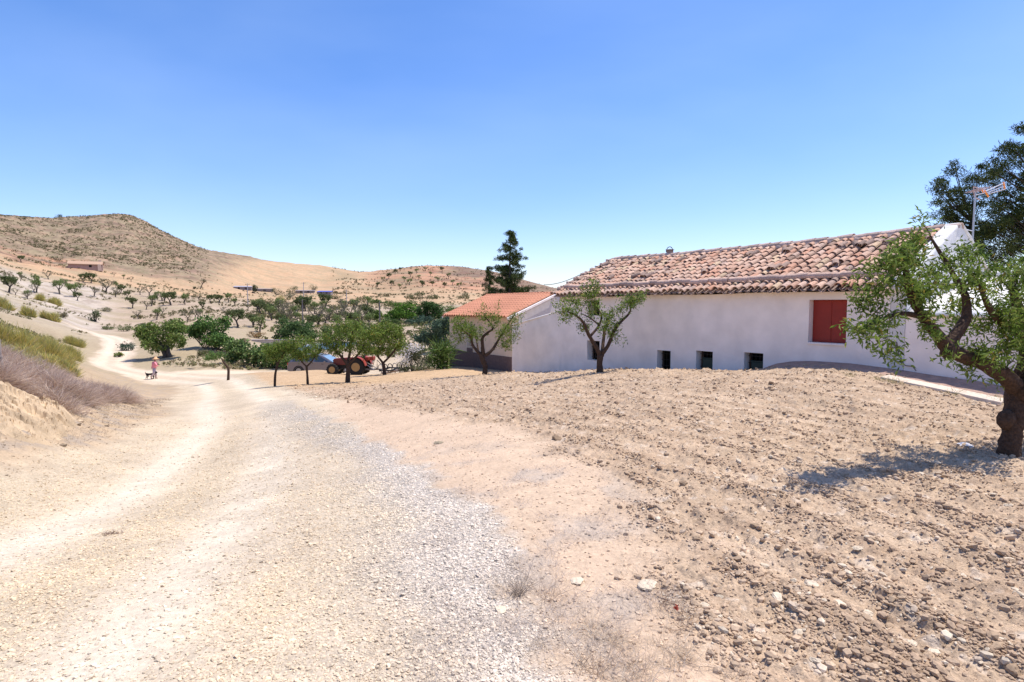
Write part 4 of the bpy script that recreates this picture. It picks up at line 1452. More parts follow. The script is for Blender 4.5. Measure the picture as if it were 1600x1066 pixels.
big = tree_thing('almond_tree', 'large gnarled almond tree with thick knotted trunk in the right foreground', tb, limbs, blobs, 430, 32, .045, .068, .30, G_alm, M_leaf, M_bark, rtip=.0025, seg=.10, sides=10, maxr=.014)
wood = [c for c in big.children if c.name.startswith('trunk')][0]
for (px, py, Y, r) in ((1572, 655, 5.95, .085), (1482, 548, 5.66, .070), (1606, 612, 5.95, .10)):
    mb = MB(); c = W(px, py, Y) - np.array(big.location)
    pts_ = [c + np.array([0, 0, -r * 1.3]), c + np.array([-.01, 0, -r * .6]), c + np.array([0, 0, 0]), c + np.array([.01, 0, r * .7]), c + np.array([0, 0, r * 1.2])]
    mb.tube(pts_, [r * .35, r * .9, r, r * .85, r * .3], 9, jit=.12)
    mb.build('burl', M_bark, wood, smooth=True)


# ---------------------------------------------------------------- middle almond trees, shaped after each one
def mid_tree(base_px, limbs_px, blobs_px, label, ntips, lp, lsize=.075, group=None, spread=.07, col=G_alm, name='almond_tree', lasp=.33, rk=1.0, maxr=.016):
    px, py, Y = base_px
    b = W(px, py, Y); b[2] = gz(b[0], b[1])
    s = Y / F
    lim = []
    for i, (P, r) in enumerate(limbs_px):
        Q = [W(*p) for p in P]
        if i == 0: Q[0] = b + np.array([0, 0, -.1])
        lim.append((Q, [k * s * rk for k in r]))
    bb = [(W(p[0], p[1], p[2]), np.array([p[3] * s, p[4] * s, p[5] * s])) for p in blobs_px]
    return tree_thing(name, label, b, lim, bb, ntips, lp, spread, lsize, lasp, col, M_leaf, M_bark, group=group, rtip=.004, seg=.2, maxr=maxr)


Yc = 16.6
mid_tree((938, 588, Yc),
 [([(938, 588, Yc), (937, 570, Yc), (938, 553, Yc)], [6.0, 4.6, 4.8]),
  ([(938, 555, Yc), (930, 540, Yc - .1), (920, 523, Yc - .2), (912, 505, Yc - .3), (900, 493, Yc - .4), (886, 487, Yc - .5)], [4, 3.2, 2.8, 2.3, 1.6, 1.0]),
  ([(922, 526, Yc - .2), (935, 510, Yc), (940, 494, Yc + .2), (932, 478, Yc + .3)], [2.2, 1.8, 1.4, .9]),
  ([(936, 508, Yc), (922, 497, Yc), (908, 490, Yc + .1)], [1.5, 1.1, .7]),
  ([(940, 553, Yc), (950, 540, Yc), (958, 520, Yc), (968, 505, Yc + .1), (983, 490, Yc + .2), (987, 475, Yc + .3)], [4, 2.8, 2.6, 2.2, 1.6, .8]),
  ([(941, 556, Yc), (942, 540, Yc + .3), (944, 522, Yc + .5), (945, 510, Yc + .6)], [3.2, 2.6, 2.4, 1.6])],
 [(885, 487, Yc - .4, 24, 22, 12), (905, 470, Yc - .1, 26, 26, 14), (925, 455, Yc, 18, 20, 15), (930, 482, Yc + .1, 16, 24, 16), (985, 470, Yc, 24, 24, 14), (960, 492, Yc, 20, 24, 14),
  (1003, 458, Yc, 13, 14, 6), (950, 512, Yc, 20, 20, 14), (880, 500, Yc, 10, 14, 6), (912, 508, Yc, 12, 14, 9), (965, 530, Yc, 12, 14, 12), (868, 478, Yc, 8, 10, 8), (925, 440, Yc, 8, 10, 7)],
 'airy almond tree with forked trunk in front of the farmhouse wall', 230, 15, .095)
Yd = 21.5
mid_tree((757, 581, Yd),
 [([(757, 581, Yd), (758, 572, Yd), (754, 562, Yd), (752, 552, Yd)], [4.4, 3.8, 4.2, 3.8]),
  ([(753, 556, Yd), (745, 548, Yd), (738, 538, Yd), (735, 526, Yd - .3), (722, 515, Yd - .5)], [2.8, 2.4, 2.0, 1.5, .8]),
  ([(755, 554, Yd), (754, 540, Yd), (754, 528, Yd), (762, 520, Yd), (770, 512, Yd), (758, 495, Yd)], [3.4, 2.6, 2.2, 1.8, 1.4, .7]),
  ([(758, 556, Yd), (768, 548, Yd), (776, 536, Yd + .2), (783, 524, Yd + .3), (795, 505, Yd + .3), (805, 490, Yd + .4)], [2.8, 2.4, 2.0, 1.4, 1.0, .6]),
  ([(748, 553, Yd), (746, 540, Yd + .3), (744, 528, Yd + .5)], [1.8, 1.4, 1.0])],
 [(722, 508, Yd - .2, 22, 26, 17), (740, 518, Yd, 20, 28, 12), (712, 528, Yd, 12, 16, 12), (768, 500, Yd, 18, 20, 14), (790, 520, Yd, 18, 22, 18), (803, 500, Yd + .2, 14, 16, 14), (750, 488, Yd, 9, 9, 8), (779, 480, Yd, 4, 4, 9), (757, 480, Yd, 4, 4, 8),
  (808, 530, Yd, 8, 10, 8), (790, 540, Yd, 10, 12, 8), (818, 488, Yd, 5, 6, 6)],
 'leafy almond tree standing before the orange roofed cottage', 230, 16, .10)
Ye = 27
mid_tree((543, 600, Ye),
 [([(543, 600, Ye), (544, 582, Ye), (543, 567, Ye)], [4.2, 3.4, 3.6]),
  ([(542, 568, Ye), (532, 556, Ye), (522, 545, Ye), (516, 530, Ye)], [2.4, 1.8, 1.6, .9]),
  ([(545, 568, Ye), (556, 558, Ye), (566, 545, Ye), (572, 528, Ye)], [2.4, 1.8, 1.4, .8]),
  ([(543, 568, Ye), (548, 545, Ye + .5), (550, 525, Ye + .5), (552, 510, Ye + .5)], [2.4, 2.0, 1.6, .8])],
 [(528, 530, Ye, 24, 30, 22), (560, 526, Ye, 26, 30, 22), (522, 548, Ye, 14, 16, 10), (570, 546, Ye, 16, 18, 10), (545, 508, Ye, 28, 30, 11), (510, 528, Ye, 10, 14, 16), (585, 520, Ye, 12, 16, 16), (545, 540, Ye, 24, 24, 10)],
 'round crowned almond tree right in front of the red tractor', 330, 16, .13)
Yf = 33
mid_tree((601, 586, Yf),
 [([(601, 586, Yf), (600, 574, Yf), (598, 566, Yf)], [3.0, 2.6, 2.6]),
  ([(598, 567, Yf), (590, 556, Yf), (584, 540, Yf)], [1.8, 1.5, .9]),
  ([(599, 567, Yf), (610, 556, Yf), (620, 542, Yf), (626, 528, Yf)], [1.8, 1.5, 1.2, .7])],
 [(592, 530, Yf, 22, 26, 20), (615, 525, Yf, 22, 26, 20), (603, 512, Yf, 24, 24, 9), (628, 540, Yf, 11, 14, 12), (575, 545, Yf, 10, 12, 10), (600, 548, Yf, 20, 20, 8)],
 'bushy almond tree growing behind the tractor and its cultivator', 330, 16, .15)
Yg = 26.5
mid_tree((481, 601, Yg),
 [([(481, 601, Yg), (480, 586, Yg), (479, 572, Yg)], [2.2, 1.7, 1.9]),
  ([(479, 573, Yg), (472, 566, Yg), (465, 556, Yg), (462, 545, Yg)], [1.3, 1.1, .8, .5]),
  ([(480, 572, Yg), (486, 566, Yg), (492, 558, Yg), (497, 550, Yg)], [1.3, 1.1, .8, .5])],
 [(470, 540, Yg, 26, 26, 16), (492, 544, Yg, 20, 24, 13), (480, 556, Yg, 24, 20, 7), (455, 548, Yg, 12, 14, 11), (508, 530, Yg, 9, 10, 9), (470, 555, Yg, 16, 16, 5)],
 'slim young almond tree with forked trunk beside the silver car', 260, 13, .12, G_alm and None)
mid_tree((429, 600, Yg),
 [([(429, 600, Yg), (430, 586, Yg), (433, 572, Yg), (436, 564, Yg)], [2.1, 1.8, 1.7, 1.2]),
  ([(433, 573, Yg), (430, 560, Yg), (424, 548, Yg)], [1.2, .9, .5]),
  ([(436, 565, Yg), (441, 556, Yg), (447, 545, Yg)], [1.1, .8, .5])],
 [(427, 545, Yg, 18, 20, 12), (443, 540, Yg, 14, 18, 12), (433, 556, Yg, 16, 16, 8), (418, 552, Yg, 8, 10, 8)],
 'young almond tree with dark leaning trunk in front of the fig hedge', 170, 13, .12)
Yh = 35
mid_tree((356, 587, Yh),
 [([(356, 587, Yh), (357, 578, Yh), (355, 573, Yh), (350, 567, Yh), (346, 560, Yh)], [2.2, 2.0, 1.7, 1.3, 1.0])],
 [(333, 555, Yh, 13, 14, 6), (345, 552, Yh, 8, 10, 5), (325, 560, Yh, 6, 8, 4)],
 'small crooked almond tree leaning left beside the sandy bank', 60, 16, .12, col=G_fig)


# ---------------------------------------------------------------- leafy masses
def bush(name, label, cat, base, blobs, n, lsize, colf, m=None, lasp=.5, group=None, stems=True, bark=None, wild=.0):
    b = np.array(base, float)
    t = thing(name, label, cat, b, group=group)
    bb0 = [(np.array(c) - b, np.array(r)) for c, r in blobs]
    bb = []
    for c, r in bb0:
        bb.append((c, r * .72))
        for _ in range(5):
            dd_ = unit(RNG.normal(size=3)); dd_[2] = dd_[2] * .8 + .1
            bb.append((c + dd_ * r * RNG.uniform(.55, .9), r * RNG.uniform(.25, .5)))
    vol = np.array([np.prod(r) ** .67 for _, r in bb]); k = RNG.choice(len(bb), n, p=vol / vol.sum())
    C = np.array([c for c, _ in bb])[k]; Rr = np.array([r for _, r in bb])[k]
    d = unit(RNG.normal(size=(n, 3)))
    lump = 1 + .50 * fbm(d[:, 0] * 2.6 + k * 7.7, d[:, 1] * 2.6 + d[:, 2] * 3.3, 303, 4)
    rad = (RNG.random(n) ** .28) * lump
    P = C + d * rad[:, None] * Rr
    keep = fbm(P[:, 0] / lsize / 4, P[:, 2] / lsize / 4 + P[:, 1] / lsize / 3, 305, 2) > -.22
    P = P[keep]
    # nothing below the soil
    g = base_z(P[:, 0] + b[0], P[:, 1] + b[1]) - b[2]
    P = P[P[:, 2] > g - .05]
    leaves('foliage', P, lsize, lasp, colf, m or M_leaf2, t, droop=.1)
    if stems:
        mb = MB()
        for c, r in bb0:
            for _ in range(3):
                q = c + RNG.normal(size=3) * r * .35
                a = np.array([q[0] * .35, q[1] * .35, -.1])
                mb.tube([a, a * .5 + q * .5 + RNG.normal(size=3) * .1, q], [min(.12, .05 * r[2] + .02), .03 + .012 * r[2], .012], 5, cap=False)
        mb.build('stems', bark or M_bark2, t, smooth=True)
    return t


def sb(px, py, Y, rx, rz, ry=None):
    s = Y / F
    return (W(px, py, Y), (rx * s, (ry or rx) * s, rz * s))


def basept(px, py, Y):
    b = W(px, py, Y); b[2] = gz(b[0], b[1]); return b


b = basept(262, 562, 61)
t = bush('carob_tree', 'broad dense green tree with twin dark trunks beside the road bend', 'tree', b,
     [sb(232, 522, 61, 24, 20), sb(262, 518, 61, 26, 24), sb(250, 540, 61, 26, 16), sb(280, 530, 60, 14, 20), sb(275, 510, 61, 16, 12)], 7500, .30, palette([(.15, .22, .05), (.20, .27, .065), (.09, .15, .035), (.25, .28, .09)], .2, None, .8), stems=False)
mb = MB(); o = np.array(b)
for q in ([(256, 566), (258, 555), (254, 545), (250, 535)], [(264, 566), (267, 560), (263, 551), (262, 540)]):
    pts_ = [W(a, c, 61) - o for a, c in q]; mb.tube(pts_, [.30, .26, .22, .12], 8, jit=.12)
mb.build('trunk', M_bark2, t, smooth=True)
b = basept(330, 560, 66)
bush('fig_tree', 'spreading dark green fig tree on top of the sandy bank', 'tree', b,
     [sb(308, 520, 66, 16, 14), sb(365, 548, 62, 16, 14), sb(320, 505, 66, 22, 15), sb(342, 510, 66, 20, 18), sb(335, 530, 65, 24, 16), sb(355, 535, 64, 18, 14), sb(300, 515, 66, 12, 9)], 6500, .28, G_fig, lasp=.7)
b = basept(392, 572, 57)
bush('fig_hedge', 'dense green fig and prickly pear hedge behind the young trees', 'hedge', b,
     [sb(370, 545, 57, 22, 20), sb(395, 555, 56, 26, 20), sb(420, 560, 55, 26, 20), sb(450, 562, 54, 26, 20), sb(480, 565, 54, 24, 18), sb(360, 560, 56, 14, 12), sb(436, 548, 57, 28, 14)], 11000, .26, palette([(.11, .18, .05), (.16, .23, .07), (.07, .12, .035), (.30, .33, .14)], .2, [.35, .3, .2, .15], .7), lasp=.75)
b = basept(460, 532, 84)
bush('carob_tree', 'dark rounded tree behind the pond left of the utility pole', 'tree', b,
     [sb(445, 512, 84, 20, 16), sb(470, 510, 84, 22, 13), sb(458, 522, 84, 30, 13), sb(440, 525, 84, 14, 12), sb(485, 522, 84, 14, 12)], 5500, .34, palette([(.09, .15, .05), (.12, .19, .06), (.06, .11, .035)], .2, None, 1.2))
b = basept(540, 540, 78)
bush('shrub_belt', 'green shrub belt behind the almond trees across the pond', 'shrub', b,
     [sb(520, 520, 78, 24, 14), sb(555, 515, 80, 26, 18), sb(590, 520, 80, 26, 14), sb(500, 530, 76, 20, 12)], 4500, .32, palette([(.10, .15, .04), (.15, .19, .06), (.07, .11, .03)], .2, None, 1.2))
b = basept(648, 588, 36)
t = bush('oleander_bush', 'tall oleander bush with pale flowers and dry stems beside the cottage', 'shrub', b,
     [sb(640, 558, 37, 20, 22), sb(655, 560, 37, 20, 20), sb(665, 575, 36, 20, 14), sb(630, 575, 36, 12, 12), sb(672, 560, 37, 12, 18)], 6000, .15, palette([(.12, .15, .07), (.17, .20, .10), (.08, .10, .04), (.25, .22, .14)], .2, None, .6), lasp=.3)
P = blob_tips([(np.array(sb(643, 544, 36.5, 18, 7)[0]) - b, sb(0, 0, 36.5, 22, 8)[1]), (np.array(sb(630, 560, 36, 18, 7)[0]) - b, sb(0, 0, 36.5, 14, 12)[1])], 500)
leaves('blossom', P, .09, .8, palette([(1, 1, 1)], .1), M_petal, t)
b = basept(690, 578, 34.5)
t = thing('spiky_palm', 'spiky green dwarf palm against the left corner of the cottage', 'palm', b)
n = 420; d = RNG.normal(size=(n, 3)); d[:, 2] = np.abs(d[:, 2]) * 1.1 + .1
P = np.stack([RNG.normal(0, .28, n), RNG.normal(0, .28, n), RNG.uniform(.0, 1.3, n)], 1)
strands('fronds', P, d, 1.05, .07, palette([(.10, .17, .04), (.16, .23, .06), (.06, .10, .02)], .2), M_leaf2, t, segs=3, bend=.3, wind=(0, 0, -.3))
MB().tube([(0, 0, -.1), (.03, 0, .6), (0, .02, 1.2)], [.14, .12, .1], 8).build('stem', M_bark2, t, smooth=True)
for (lab, q, bls, nl, ls, pal, nm) in (
    ('bright green round tree in the valley behind the tractor', (628, 510, 112), [(628, 488, 112, 20, 14), (612, 495, 112, 12, 10), (642, 495, 112, 12, 10)], 3600, .42, palette([(.11, .22, .03), (.15, .27, .04), (.07, .14, .02)], .2, None, 1.5), 'mulberry_tree'),
    ('dark green tree in the valley between the bright tree and cottage', (665, 508, 116), [(660, 487, 116, 18, 14), (680, 492, 116, 16, 14), (672, 480, 116, 16, 9)], 3600, .42, palette([(.05, .11, .03), (.07, .14, .035), (.035, .07, .02)], .2, None, 1.5), 'carob_tree'),
    ('grey green olive tree in front of the dark valley trees', (655, 515, 104), [(655, 502, 104, 18, 12), (640, 507, 104, 10, 8), (668, 504, 104, 10, 10)], 2400, .36, G_blue, 'olive_tree'),
    ('blue green conifer left of the cottage wall', (680, 550, 62), [(680, 515, 62, 22, 20), (665, 530, 62, 16, 12), (695, 510, 62, 14, 20), (690, 530, 62, 16, 18)], 5200, .30, G_blue, 'cypress_tree'),
    ('small light green round tree on the valley floor', (590, 497, 118), [(590, 491, 118, 9, 8)], 900, .4, palette([(.15, .22, .04), (.10, .16, .03)], .2), 'orange_tree'),
    ('light green shrub under the utility pole in the valley', (607, 512, 106), [(605, 502, 106, 12, 9), (617, 506, 106, 9, 7)], 1300, .36, palette([(.14, .20, .06), (.10, .15, .05)], .2), 'shrub'),
    ('long low green hedge across the far valley floor', (650, 482, 150), [(610, 474, 150, 16, 5), (640, 475, 150, 18, 6), (672, 476, 150, 18, 5), (700, 484, 146, 20, 6), (585, 472, 150, 14, 4)], 3000, .45, palette([(.10, .15, .04), (.15, .19, .06)], .2, None, 2), 'hedge'),
    ('pale olive bushes at the foot of the right terraces', (660, 466, 230), [(655, 461, 230, 9, 6), (675, 464, 230, 12, 5), (725, 463, 230, 12, 6), (640, 464, 230, 9, 4)], 1500, .6, G_olive, 'bush_row')):
    b = basept(*q)
    bush(nm, lab, 'hedge' if 'hedge' in lab else ('shrub' if ('shrub' in lab or 'bush' in lab) else 'tree'), b, [sb(a, c, Y, rx, rz) for a, c, Y, rx, rz in bls], nl, ls, pal)


# ---------------------------------------------------------------- conifers
def conifer(name, label, base, H, Rb, nb, seedc, lsize=.22, dens=70, up=.1, clump=.45, irregular=.35, z0=.12):
    rs_ = random.Random(seedc)
    t = thing(name, label, 'tree', base)
    mb = MB(); mb.tube([(0, 0, -.3), (.05, 0, H * .3), (-.03, .03, H * .65), (0, 0, H * .98)], [H * .022, H * .017, H * .009, .02], 8, jit=.05)
    LC = []
    for i in range(nb):
        f = (i + rs_.random()) / nb; f = z0 + (1 - z0) * f
        L = Rb * (1 - f) ** .8 * rs_.uniform(1 - irregular, 1.15) + .15
        a = rs_.uniform(0, 2 * math.pi)
        z = f * H
        e = np.array([math.cos(a) * L, math.sin(a) * L, L * up + rs_.uniform(-.2, .25) * L])
        s = np.array([0, 0, z])
        mb.tube([s, s + e * .5 + np.array([0, 0, -.04 * L]), s + e], [.02 + .012 * L, .012 + .008 * L, .008], 4, cap=False)
        k = max(2, int(L / (clump * .62)))
        for j in range(k):
            q = s + e * ((j + 1.0) / k) + np.array([rs_.gauss(0, .12), rs_.gauss(0, .12), rs_.gauss(0, .08)]) * clump * 2
            rr = clump * rs_.uniform(.55, 1.1) * (.6 + .4 * (1 - f))
            LC.append(q + unit(RNG.normal(size=(dens, 3))) * (RNG.random((dens, 1)) ** .4) * np.array([rr, rr, rr * .6]))
    mb.build('trunk', M_bark2, t, smooth=True)
    leaves('needles', np.concatenate(LC), lsize, .22, G_pine, M_needle, t, droop=-.2)
    return t


b = basept(797, 560, 46); top = W(795, 362, 46)[2]
conifer('conifer', 'tall dark conical conifer rising behind the cottage roof', b, top - b[2], 2.9, 85, 3, .20, 60, .12, .36, z0=.3)
b = basept(765, 560, 48); top = W(763, 416, 48)[2]
conifer('conifer', 'narrow small conifer left of the tall dark conifer', b, top - b[2], 1.0, 42, 8, .18, 60, .1, .30, z0=.3)


def pine(name, label, base, blobs, n, seedp, lim):
    t = thing(name, label, 'tree', base)
    b = np.array(base)
    mb = MB(); rs_ = np.random.default_rng(seedp)
    bb = [(np.array(c) - b, np.array(r)) for c, r in blobs]
    topz = max(c[2] for c, r in bb)
    mb.tube([(0, 0, -.3), (.1, .1, topz * .3), (-.1, 0, topz * .5), (0, 0, topz * .72)], [.26, .22, .13, .05], 9, jit=.06)
    LC = []
    for c, r in bb:
        k = int(n * 1.25 * np.prod(r) ** .67)
        for _ in range(k):
            d = unit(rs_.normal(size=3)); q = c + d * r * rs_.random() ** .35
            zt = max(.5, q[2] - np.linalg.norm(q[:2]) * .5)
            if rs_.random() < .35:
                a = np.array([0, 0, min(zt, topz * .7)])
                mb.tube([a, a * .45 + q * .55 + np.array([0, 0, -.15]), q], [.045, .028, .010], 4, cap=False)
            m = 80; rr = rs_.uniform(.18, .38)
            LC.append(q + unit(rs_.normal(size=(m, 3))) * (rs_.random((m, 1)) ** .4) * np.array([rr, rr, rr * .62]))
    mb.build('trunk', M_bark2, t, smooth=True)
    leaves('needles', np.concatenate(LC), .20, .13, G_pine, M_needle, t, droop=-.3)


b = basept(1510, 520, 25)
pine('pine_tree', 'dark round topped pine tree behind the farmhouse gable', b,
     [sb(1500, 300, 25, 36, 34), sb(1478, 330, 25, 26, 30), sb(1520, 345, 25, 38, 40), sb(1468, 365, 24, 16, 22), sb(1500, 390, 24, 34, 26), sb(1535, 390, 25, 40, 44), sb(1466, 285, 25, 9, 10), sb(1493, 262, 25, 14, 12), sb(1530, 272, 25, 12, 14)], 24, 5, None)
b = basept(1640, 520, 23)
pine('pine_tree', 'tallest pine tree at the right edge beyond the white annex', b,
     [sb(1625, 240, 23, 42, 50), sb(1590, 255, 23, 32, 30), sb(1558, 270, 23, 22, 18), sb(1590, 310, 23, 44, 44), sb(1640, 330, 23, 60, 60), sb(1600, 380, 23, 60, 46), sb(1690, 280, 23, 50, 60), sb(1575, 232, 23, 12, 9), sb(1568, 350, 23, 24, 26), sb(1600, 205, 23, 14, 12), sb(1690, 380, 23, 50, 46)], 24, 6, None)
b = basept(1545, 450, 17)
bush('garden_tree', 'lighter green small tree between the aerial and the pines', 'tree', b,
     [sb(1495, 410, 17, 30, 26), sb(1475, 395, 17, 16, 20), sb(1540, 425, 17, 24, 12), sb(1520, 400, 17, 24, 16)], 3800, .12, palette([(.075, .13, .03), (.10, .17, .04), (.05, .09, .02)], .2, None, .6), lasp=.4)
# ------------------------------------------------------------------ vehicles, people, small things
def rings(mb, c, prof, n=24, col=None):
    return mb.ring(c, None, prof, n, col)


M_tyre = mat('tyre_rubber', (.022, .021, .020), .85, noise=.2, scale=30)
M_dust = mat('dusty_rubber', (.16, .14, .125), .9, noise=.3, scale=20)
M_rim = mat('tan_rim', (.40, .25, .10), .6, noise=.2, scale=12)
M_tred = mat('tractor_red', (.17, .030, .022), .45, noise=.12, scale=6, spec=.4)
M_tred2 = mat('faded_red_fender', (.30, .05, .032), .5, noise=.1, scale=6)
M_engine = mat('greasy_engine', (.03, .028, .026), .6, noise=.4, scale=18)
M_steel = mat('worn_steel', (.40, .38, .36), .45, metal=.5, noise=.25, scale=14)
M_carpaint = mat('grey_car_paint', (.19, .17, .185), .28, metal=.5, noise=.03, scale=3, spec=.6)
M_glass = mat('car_glass', (.03, .045, .055), .06, spec=.9)
M_plast = mat('black_plastic', (.02, .02, .022), .7)
M_lampred = mat('tail_lamp', (.45, .02, .015), .2, spec=.6)
M_lampw = mat('head_lamp', (.6, .62, .64), .12, spec=.8)


def wheel(parent, x, y, z, r, w, rim_r, lugs=0, side=-1, rimmat=None, tyremat=None):
    """wheel turning about the y axis; outside face at y side"""
    mb = MB()
    prof = [(rim_r, -w * .42), (r * .90, -w * .5), (r * .985, -w * .38), (r, 0), (r * .985, w * .38), (r * .90, w * .5), (rim_r, w * .42)]
    rings(mb, (0, 0, 0), prof, 30)
    for k in range(lugs):
        a = 2 * math.pi * k / lugs
        for s in (-1, 1):
            aa = a + (s > 0) * math.pi / lugs
            rot = Matrix.Rotation(-aa, 3, 'Y') @ Matrix.Rotation(s * .6, 3, 'X')
            mb.box((r * 1.0 * math.cos(aa), s * w * .24, r * 1.0 * math.sin(aa)), (r * .11, w * .58, r * .07), rot)
    t = mb.build('wheel', tyremat or M_tyre, parent, loc=(x, y, z))
    mb = MB()
    rings(mb, (0, 0, 0), [(rim_r * 1.01, -w * .43), (rim_r * .92, -w * .40), (rim_r * .86, -w * .2), (rim_r * .45, -w * .14), (rim_r * .40, -w * .24), (rim_r * .18, -w * .26), (rim_r * .16, 0),
                          (rim_r * .16, w * .26), (rim_r * .40, w * .24), (rim_r * .45, w * .14), (rim_r * .86, w * .2), (rim_r * .92, w * .40), (rim_r * 1.01, w * .43)], 24)
    rm = mb.build('rim', rimmat or M_rim, t, smooth=False)
    return t


# ---- tractor (nose to the left, -x)
YT = 36.0
tbp = basept(557, 586, YT)
trz = -.10
tr_ = thing('tractor', 'small red orchard tractor with tan rims and ribbed tyres parked behind the almond trees', 'tractor', tbp, trz)
sc_ = 1.0
s_ = YT / F
# positions along x measured in the picture: front axle 523, rear axle 561+..., px -> metres
fx = (523 - 557) * s_; rx = (562.5 - 557) * s_
RF, RR_ = .36, .55
rx = (561 - 557) * s_ + .05
for s in (-1, 1):
    wheel(tr_, fx, s * .48, RF, RF, .20, .20, 14)
    wheel(tr_, rx, s * .55, RR_, RR_, .32, .27, 18)
mb = MB()
hood = [(-1.42, .62), (-1.42, .98), (-1.38, 1.03), (-.55, 1.10), (-.30, 1.10), (-.30, .64)]
mb.prism(hood, -.23, .23); mb.build('hood', M_tred, tr_, bevel=.03)
mb = MB(); mb.box((-1.435, 0, .82), (.03, .34, .28))
for k in range(6): mb.box((-1.455, 0, .71 + k * .045), (.012, .32, .012))
mb.build('grille', M_engine, tr_)
for s in (-1, 1): MB().ring((0, 0, 0), None, [(.001, -.02), (.055, -.02), (.06, .02), (.001, .02)], 12).build('headlight', M_lampw, tr_, loc=(-1.45, s * .16, .93)).rotation_euler = (0, 0, math.pi / 2)
mb = MB(); mb.box((-.75, 0, .52), (1.25, .26, .26)); mb.box((-.05, 0, .55), (.6, .34, .40)); mb.box((.30, 0, .55), (.45, .5, .36)); mb.box((-1.15, 0, .36), (.2, .8, .10))
for k in range(4): mb.box((-1.0 + k * .15, -.15, .60), (.08, .06, .16))
mb.build('engine', M_engine, tr_, bevel=.015)
mb = MB(); mb.tube([(-.85, -.12, 1.05), (-.85, -.12, 1.32), (-.80, -.12, 1.40)], .028, 8); mb.tube([(-.85, -.12, 1.1), (-.85, -.12, 1.25)], .05, 8); mb.build('exhaust', M_engine, tr_)
for s in (-1, 1):
    mb = MB()
    arc = [(rx + (RR_ + .09) * math.cos(t), RR_ + (RR_ + .09) * math.sin(t)) for t in np.linspace(R(8), R(128), 12)]
    arc2 = [(rx + (RR_ + .05) * math.cos(t), RR_ + (RR_ + .05) * math.sin(t)) for t in np.linspace(R(128), R(8), 12)]
    mb.prism(arc + arc2, s * .55 - .17, s * .55 + .17)
    mb.prism([(rx - .35, RR_ + .48), (rx + .45, RR_ + .40), (rx + .3, RR_ + .0), (rx - .2, RR_ + .0)], s * .37 - .01, s * .37 + .01)
    mb.build('fender', M_tred2, tr_)
mb = MB(); mb.box((rx + .10, 0, .98), (.42, .44, .10)); mb.box((rx + .30, 0, 1.14), (.08, .42, .30), Matrix.Rotation(.15, 3, 'Y')); mb.build('seat', M_plast, tr_, bevel=.03)
mb = MB(); mb.tube([(-.35, 0, 1.0), (-.12, 0, 1.28)], .02, 6)
cc_ = Vector((-.12, 0, 1.28)); ax = Vector((.23, 0, .28)).normalized(); u_ = Vector((0, 1, 0)); v_ = ax.cross(u_)
mb.tube([cc_ + (u_ * math.cos(t) + v_ * math.sin(t)) * .17 for t in np.linspace(0, 2 * math.pi, 17)], .014, 6)
mb.build('steering_wheel', M_plast, tr_)
for s in (-1, 1): MB().box((-.2, s * .30, .50), (.5, .22, .03)).build('footplate', M_engine, tr_)
mb = MB(); mb.box((rx + .55, -.0, 1.05), (.26, .5, .22)); mb.box((rx + .86, 0, 1.06), (.24, .46, .24)); mb.build('red_box', M_tred2, tr_, bevel=.04)
mb = MB()
for s in (-1, 1):
    mb.tube([(rx + .3, s * .22, .8), (rx + 1.05, s * .30, .38)], .028, 6); mb.tube([(rx + .95, s * .1, 1.0), (rx + .75, s * .26, .45)], .024, 6); mb.tube([(rx + .1, s * .2, .35), (rx + 1.1, s * .32, .35)], .03, 6)
mb.tube([(rx + .5, 0, 1.0), (rx + 1.0, 0, .9)], .03, 6)
mb.build('hitch_arms', M_steel, tr_)
cu = MB(); cx0 = rx + 1.15
cu.box((cx0 - .1, 0, .36), (.9, .12, .07)); cu.box((cx0 + .5, 0, .38), (.12, 1.9, .10)); cu.box((cx0 + 1.15, .05, .38), (.10, 1.9, .08))
cu.box((cx0 + .8, -.8, .38), (.8, .08, .08)); cu.box((cx0 + .8, .8, .38), (.8, .08, .08)); cu.tube([(cx0, 0, .4), (cx0, 0, .95), (cx0 + .5, 0, .42)], .03, 6)
cul = cu.build('cultivator', M_engine, tr_, bevel=.01)
k_ = 0
for i, yy in enumerate(np.linspace(-.85, .85, 6)):
    x_ = cx0 + .5 + (i % 2) * .65
    for xx in (x_, ):
        xo = cx0 + .35 + i * .20
        mb = MB()
        pts_ = [(xo, yy, .40), (xo + .02, yy, .66), (xo + .14, yy, .74), (xo + .26, yy, .64), (xo + .24, yy, .35), (xo + .10, yy, .02)]
        mb.tube(smooth_line(pts_, 3), .026, 5)
        mb.box((xo + .08, yy, .0), (.10, .07, .14), Matrix.Rotation(.6, 3, 'Y'))
        mb.build('tine', M_engine if i % 3 else M_steel, cul)
for o in tr_.children_recursive:
    pass

b = W(612, 583, 35); b[2] = gz(b[0], b[1])
mb = MB()
A = W(598, 585, 34.6) - b; B = W(648, 576, 37.5) - b
A[2] = gz(b[0] + A[0], b[1] + A[1]) - b[2] + .06; B[2] = gz(b[0] + B[0], b[1] + B[1]) - b[2] + .22
mb.tube([A, A * .5 + B * .5 + np.array([0, 0, .02]), B], [.09, .085, .075], 8, jit=.06)
o = mb.build('wooden_pole', mat('weathered_wood', (.36, .29, .24), .9, noise=.3, scale=10), None, smooth=True, loc=[float(v) for v in b]); tag(o, 'weathered wooden pole lying on the ground behind the cultivator', 'pole')

